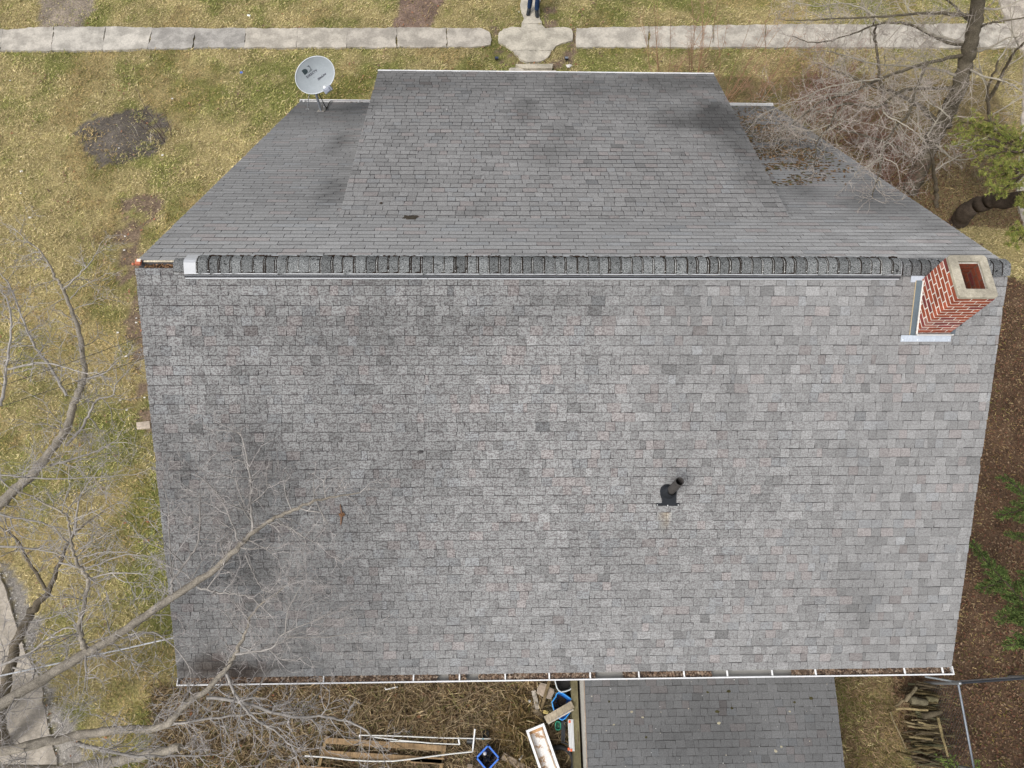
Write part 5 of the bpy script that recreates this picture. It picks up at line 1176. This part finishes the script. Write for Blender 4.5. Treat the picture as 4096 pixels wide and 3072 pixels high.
# far right tree
C3 = lambda l: [(2700+x/1.5845, y/1.5845) for x, y in l]
tb = U(3634, 770, G); TRK = [tb]+[U(x, y, z) for (x, y), z in zip(C3([(1560, 1060), (1640, 870), (1720, 730), (1800, 560), (1840, 400), (1880, 250), (1920, 50), (1935, -250)]), (-7.1, -6.3, -5.7, -4.9, -4.4, -3.8, -3.1, -2.0))]
YT = [(.32, .29, .235), (.37, .325, .285)]
LR = [(C3([(1860, 340), (1600, 400), (1300, 500), (1100, 590), (900, 660), (700, 830), (570, 880)]), -4.2, -3.1, .050, .006, 1),
 (C3([(1780, 560), (1500, 560), (1380, 610), (1280, 680), (1060, 660), (980, 790), (900, 900), (890, 1000), (870, 1085)]), -4.9, -2.3, .045, .006, 1),
 (C3([(1600, 400), (1520, 580), (1480, 720), (1400, 800), (1340, 900), (1310, 1000), (1290, 1120), (1260, 1200), (1250, 1255)]), -3.8, -1.3, .040, .006, 1),
 (C3([(1850, 290), (1700, 260), (1500, 160), (1300, 150), (1100, 220), (900, 270), (740, 230)]), -4.0, -3.4, .045, .007, 1),
 (C3([(1860, 280), (1680, 230), (1560, 180), (1480, 60), (1440, -60)]), -4.0, -3.0, .035, .008, 1),
 (C3([(1900, 100), (1600, 80), (1400, 100), (1000, 120), (700, 130)]), -3.3, -2.8, .050, .007, 1),
 (C3([(1900, 200), (1980, 150), (2100, 130), (2300, 100)]), -3.7, -3.0, .040, .010, 1),
 (C3([(1740, 800), (1650, 760), (1560, 680), (1400, 590), (1290, 560), (1100, 480), (950, 420)]), -5.9, -4.4, .09, .010, 1),
 (C3([(1560, 1060), (1400, 930), (1200, 860), (980, 800)]), -7.0, -6.0, .06, .012, 1),
 (C3([(1320, 700), (1340, 730), (1470, 800), (1560, 870), (1570, 900)]), -3.0, -2.2, .016, .006, 1.3),
 (C3([(1740, 745), (1680, 690), (1610, 650), (1560, 580)]), -3.4, -3.0, .016, .006, 1.2),
 (C3([(1640, 900), (1750, 1000), (1850, 1010), (2000, 980)]), -6.4, -5.6, .03, .008, 1),
 (C3([(1840, 420), (1950, 480), (2100, 520), (2230, 600)]), -4.5, -3.8, .03, .008, 1),
 (C3([(1820, 500), (1700, 450), (1500, 420), (1250, 400), (1000, 330), (850, 330)]), -4.7, -3.9, .035, .006, 1),
 (C3([(1890, 160), (1750, 20), (1600, -60)]), -3.5, -2.9, .04, .01, 1),
 (C3([(1300, 500), (1150, 520), (950, 560), (760, 640), (560, 720), (480, 800)]), -3.7, -3.0, .018, .005, 1),
 (C3([(1100, 590), (950, 600), (800, 650), (650, 740)]), -3.5, -3.1, .014, .005, 1),
 (C3([(1900, 330), (2000, 300), (2120, 240), (2300, 220)]), -4.2, -3.4, .03, .008, 1),
 (C3([(1920, 40), (2030, 60), (2150, 20), (2280, -40)]), -3.1, -2.6, .03, .008, 1),
 (C3([(1300, 150), (1200, 60), (1050, 20), (900, 40), (760, 10)]), -3.6, -3.2, .02, .006, 1),
 (C3([(1060, 660), (950, 690), (850, 740), (760, 850), (640, 940), (640, 970)]), -3.5, -3.0, .016, .005, 1),
 (C3([(980, 790), (860, 830), (690, 820), (630, 930)]), -3.1, -2.8, .012, .004, 1.2),
 (C3([(1310, 1000), (1200, 1060), (1140, 1100), (1150, 1130)]), -1.9, -1.6, .010, .004, 1.5),
 (C3([(1320, 1000), (1400, 1040), (1420, 1110)]), -1.9, -1.7, .009, .004, 1.5)]
traced_tree(tb, 'tall bare tree with leaning trunk and pale lichened twigs beyond the right roof slope', (TRK, .23, .13), LR, YT, (.115, .098, .072), .20, .80, 2, seed=21)
for k, (bx, by, pts, lb) in enumerate(((3745, 830, [(1655, 1200), (1640, 1080), (1620, 960), (1600, 860)], 'thin grey sapling right of the leaning trunk'), (3560, 470, [(1330, 640), (1300, 480), (1270, 250), (1260, 100)], 'slender grey sapling among the brown thicket'), (3990, 640, [(1990, 900), (1990, 740), (1985, 560), (2050, 380)], 'slender young tree between the leaning trunk and the right driveway'), (3950, 400, [(2030, 560), (2100, 420), (2180, 300), (2300, 200)], 'bare young tree by the driveway at the upper right'))):
    q = U(bx, by, G); P_ = [q]+[U(x, y, G+.7+1.0*i) for i, (x, y) in enumerate(C3(pts))]
    traced_tree(q, lb, (P_, .06, .02), [([P_[2], P_[2]+V((.5, .1, .6)), P_[2]+V((.9, .3, 1.1))], 0, 0, .02, .006, 1), ([P_[3], P_[3]+V((-.5, .1, .5)), P_[3]+V((-.8, .4, 1.0))], 0, 0, .02, .006, 1), ([P_[4], P_[4]+V((.2, .4, .7))], 0, 0, .02, .006, 1)], YT, (.15, .125, .09), .22, .7, 2, seed=31+k)
def shrub(c, n, H, spread, cols, label, depth=1, name='shrub', r0=.010, group=None, seed=0, twl=.35, droop=-.02):
    random.seed(seed+50); t = empty(name, c, label, 'shrub', group); b = MB(); tw = MB()
    for i in range(n):
        a = random.uniform(0, 6.283); s = spread*random.random()**.6; p = V(c)+V((math.cos(a)*s*.25, math.sin(a)*s*.25, -.05)); h_ = H*random.uniform(.6, 1.1)
        pts = [p]; d = nrm((math.cos(a)*s*.5, math.sin(a)*s*.5, 1.0))
        for k in range(6): d = nrm(d+rng.normal(0, .10, 3)); pts.append(pts[-1]+d*h_/6)
        rad = [r0*(1-.11*k)*1.0 for k in range(7)]; b.tube(pts, rad, 5, tuple(V(cols[0])*random.uniform(.7, 1.25)), cap=False)
        twigs_along(tw, pts, rad, .24, twl, depth, cols, start=.2, flat=1, rmax=.006, droop=droop)
    b.build('stems', M_TWIG, t); tw.build('twigs', M_TWIG, t); return t
RS = [(.33, .20, .12), (.34, .21, .145)]
for k, (x, y, n, H, lb) in enumerate(((2660, 350, 7, 2.9, 'tall orange stemmed shrub behind the dormer gutter, leftmost of its row'), (2790, 330, 9, 3.1, 'orange stemmed shrub beside the pavement, second in the row behind the dormer'), (2900, 400, 10, 3.0, 'dense reddish shrub rising behind the dormer corner'), (3030, 410, 9, 2.4, 'reddish shrub beyond the short right gutter'))):
    shrub(U(x, y, G), n, H, .9, RS, lb, 1, group='orange stemmed shrubs behind the dormer', seed=k)
BS = [(.23, .12, .09), (.27, .155, .125)]
for k, (x, y, n, H, sp, lb) in enumerate(((3320, 380, 50, 1.6, 1.6, 'rounded brown bare shrub nearest the pavement at the right'), (3370, 540, 52, 1.6, 1.6, 'brown bare shrub in the middle of the thicket at the right'), (3480, 600, 44, 1.5, 1.5, 'brown bare shrub in front of the leaning trunk'), (3230, 470, 40, 1.5, 1.3, 'brown bare shrub left edge of the thicket beyond the mossy roof'), (3560, 720, 36, 1.3, 1.3, 'low brown shrub at the foot of the leaning trunk'))):
    shrub(U(x, y, G), n, H, sp, BS, lb, 1, group='brown thicket shrubs beyond the roof', r0=.007, seed=10+k, twl=.4)
for k, (x, y, n, lb) in enumerate(((3880, 560, 16, 'straggly olive bush right of the leaning trunk'), (3990, 330, 16, 'straggly bush beside the upper right driveway'), (3870, 700, 14, 'thin bare bush below the yellow green pine'))):
    shrub(U(x, y, G), n, 1.3, 1.3, [(.20, .165, .11), (.24, .20, .145)], lb, 1, group='straggly bushes at the right', r0=.006, seed=20+k)
shrub(U(652, 545, G), 7, 1.3, 1.0, [(.12, .09, .085), (.16, .12, .11)], 'small dark bare shrub in the round mulch bed on the left lawn', 0, r0=.011, seed=33)
shrub(U(560, 560, G), 9, .6, 1.3, [(.50, .46, .40), (.5, .45, .36)], 'clump of pale dead stalks in the round mulch bed', 0, name='dead_plant', r0=.007, seed=34)

# ---- conifers
def needles(vs, cs, p, d, n, L, W, pal, spread=1.0):
    for i in range(n):
        q = nrm(V(d)*.6+rng.normal(0, spread, 3)); s = nrm(np.cross(q, rng.normal(0, 1, 3)))*W; l_ = L*random.uniform(.6, 1.15); c = V(random.choice(pal))*random.uniform(.7, 1.25)
        vs += [p-s, p+s, p+q*l_+s*.4, p+q*l_-s*.4]; cs += [c]*4
def conifer(loc, label, trunk, branches, pal, seed, shoot=(.22, .40), every=.038, nd=8, L=.06, W=.009, name='spruce_tree', tuft=False, bark=(.065, .05, .038)):
    random.seed(seed); t = empty(name, loc, label, 'tree'); b = MB(); limb(b, trunk[0], trunk[1], trunk[2], bark, n=12, jit=.02); vs = []; cs = []; br = MB()
    def outside(p):
        d = V(p)-CAM; z = d@FW; return z < .1 or abs(F*(d@RT)/z) > 2048+140 or abs(F*(d@UP)/z) > 1536+140
    T_ = smooth(trunk[0], 6); extra = []
    for i in range(len(T_)//4, len(T_)):
        for _ in range(4 if tuft else 5):
            a = random.uniform(0, 6.283); L_ = random.uniform(.5, 1.0)*(1.8-1.2*i/len(T_)); e_ = T_[i]+V((math.cos(a)*L_, math.sin(a)*L_, -.12*L_+(.25 if tuft else 0)))
            q_ = [T_[i], T_[i]*.5+e_*.5+V((0, 0, .06)), e_]
            if all(outside(k_) for k_ in q_): extra.append((q_, .3 if tuft else .55))
    for pts, w_ in branches+extra:
        P = smooth(pts, 6, .01); m_ = len(P); br.tube(P, [.028*(1-.8*i/(m_-1)) for i in range(m_)], 6, bark, cap=False)
        if tuft:
            for i in range(m_//3, m_):
                for k in range(2):
                    s = nrm(rng.normal(0, 1, 3)+nrm(P[i]-P[i-1])*1.0+V((0, 0, .3)))*w_*random.uniform(.3, 1.0); tip = P[i]+s; br.tube([P[i], P[i]+s*.5+rng.normal(0, .015, 3), tip], [.006, .004, .003], 4, (.22, .16, .11), cap=False)
                    for j in range(3): needles(vs, cs, P[i]+s*(.55+.22*j), nrm(s), nd, L, W, pal, .75)
            continue
        tot = sum(np.linalg.norm(P[i+1]-P[i]) for i in range(m_-1)); run = 0
        for i in range(m_-1):
            seg = np.linalg.norm(P[i+1]-P[i]); d = nrm(P[i+1]-P[i]); sd_ = nrm(np.cross(d, (0, 0, 1))); k = max(1, int(seg/every))
            for j in range(k):
                f = (run+seg*j/k)/tot; p = P[i]+(P[i+1]-P[i])*j/k
                for s in (-1, 1):
                    q = nrm(d*.75+sd_*s*random.uniform(.5, 1.0)+V((0, 0, random.uniform(-.35, .15)))); l_ = w_*random.uniform(*shoot)*(1.15-f)*2.0
                    if random.random() < .12: continue
                    br.tube([p, p+q*l_], [.005, .002], 3, bark, cap=False)
                    for a in np.arange(.03, l_, .035): needles(vs, cs, p+q*a+V((0, 0, -.15*a*a)), q, nd, L, W, pal, .55)
            run += seg
    b.build('trunk', M_BARK, t); br.build('branches', M_TWIG, t)
    n = len(vs)//4; raw_mesh('needles', np.array(vs), np.arange(n*4), 4, np.c_[np.array(cs), np.ones(n*4)], M_NEED, t); return t
PG = [(.21, .25, .06), (.27, .285, .065), (.15, .19, .045), (.31, .28, .09)]
SG = [(.075, .115, .032), (.095, .14, .038), (.055, .085, .026), (.125, .16, .045)]
c2 = lambda x, y, z: U(3500+x/2.371, 300+y/2.371, z)
pb = U(3830, 892, G-.1); ptr = [pb, c2(860, 1300, -7.2), c2(1000, 1225, -6.8), c2(1200, 1190, -6.3), U(4140, 790, -5.4), U(4330, 730, -4.2), U(4560, 640, -2.6), U(4800, 520, -1.2)]
CL = [(950, 400, .14), (820, 445, .16), (780, 560, .16), (730, 680, .12), (960, 510, .2), (1150, 550, .24), (1290, 600, .22), (1110, 650, .22), (960, 740, .22), (1060, 780, .2), (1350, 720, .2), (1060, 880, .2), (1100, 970, .18), (1190, 1060, .22), (1250, 920, .2), (1340, 1000, .2), (1395, 850, .2), (1160, 1130, .16), (1370, 1190, .12), (1290, 1480, .13), (1310, 1590, .16), (1400, 640, .2), (1240, 780, .2)]
hub = [c2(1500, 700, -4.6), c2(1500, 900, -4.8), c2(1480, 1500, -5.2)]
brs = []
for x, y, w_ in CL:
    e_ = c2(x, y, random.uniform(-5.4, -4.6)); h_ = min(hub, key=lambda q: np.linalg.norm(q-e_)); brs.append(([h_+(e_-h_)*.35, h_+(e_-h_)*.7+V((0, 0, .08)), e_], w_*1.5))
conifer(pb, 'leaning pine with a thick dark trunk and yellow green tufts at the right edge', ([U(3770, 925, G-.25)]+ptr, .25, .13), brs, PG, 61, L=.075, W=.0065, nd=16, name='pine_tree', tuft=True)
cR = lambda x, y, z: U(3700+x/1.0556, 1500+y/1.0556, z)
st = U(4420, 2200, G)
conifer(st, 'dark green spruce at the right edge with a long bough beside the roof', ([st, st+V((0, 0, 3)), st+V((.1, 0, 5.5))], .18, .08),
        [([cR(560, 1120, -5.0), cR(440, 980, -5.2), cR(350, 890, -5.4), cR(270, 800, -5.6), cR(195, 700, -5.8)], .72), ([cR(560, 1180, -5.1), cR(450, 1040, -5.4), cR(380, 1000, -5.6), cR(300, 1040, -5.8)], .66), ([cR(560, 1200, -5.2), cR(450, 1120, -5.5), cR(330, 1150, -5.8)], .58),
         ([cR(560, 560, -5.2), cR(450, 530, -5.6), cR(370, 460, -5.8), cR(310, 428, -6.0)], .50), ([cR(560, 560, -5.3), cR(420, 570, -5.7), cR(300, 592, -6.1)], .58), ([cR(560, 700, -5.6), cR(450, 690, -6.0), cR(330, 665, -6.4)], .40), ([cR(560, 850, -5.0), cR(470, 840, -5.3), cR(400, 900, -5.5)], .60), ([cR(330, 870, -5.8), cR(270, 890, -6.0), cR(215, 905, -6.2)], .34)], SG, 71)
s2 = U(3990, 3330, G)
conifer(s2, 'young green spruce at the lower right corner beside the fence', ([s2, s2+V((0, 0, 2)), s2+V((0, .1, 3.6))], .08, .03),
        [([U(3960, 3230, -6.0), U(3880, 3140, -6.1), U(3800, 3060, -6.2), U(3740, 3022, -6.3)], .30), ([U(3960, 3230, -5.9), U(3930, 3130, -6.0), U(3905, 3035, -6.1)], .30), ([U(3960, 3230, -5.8), U(3990, 3130, -5.9), U(4010, 3070, -6.0)], .26), ([U(3960, 3230, -5.8), U(3860, 3150, -5.9), U(3810, 3020, -6.1)], .26)], [(.10, .14, .035), (.14, .175, .045), (.07, .105, .03)], 72)
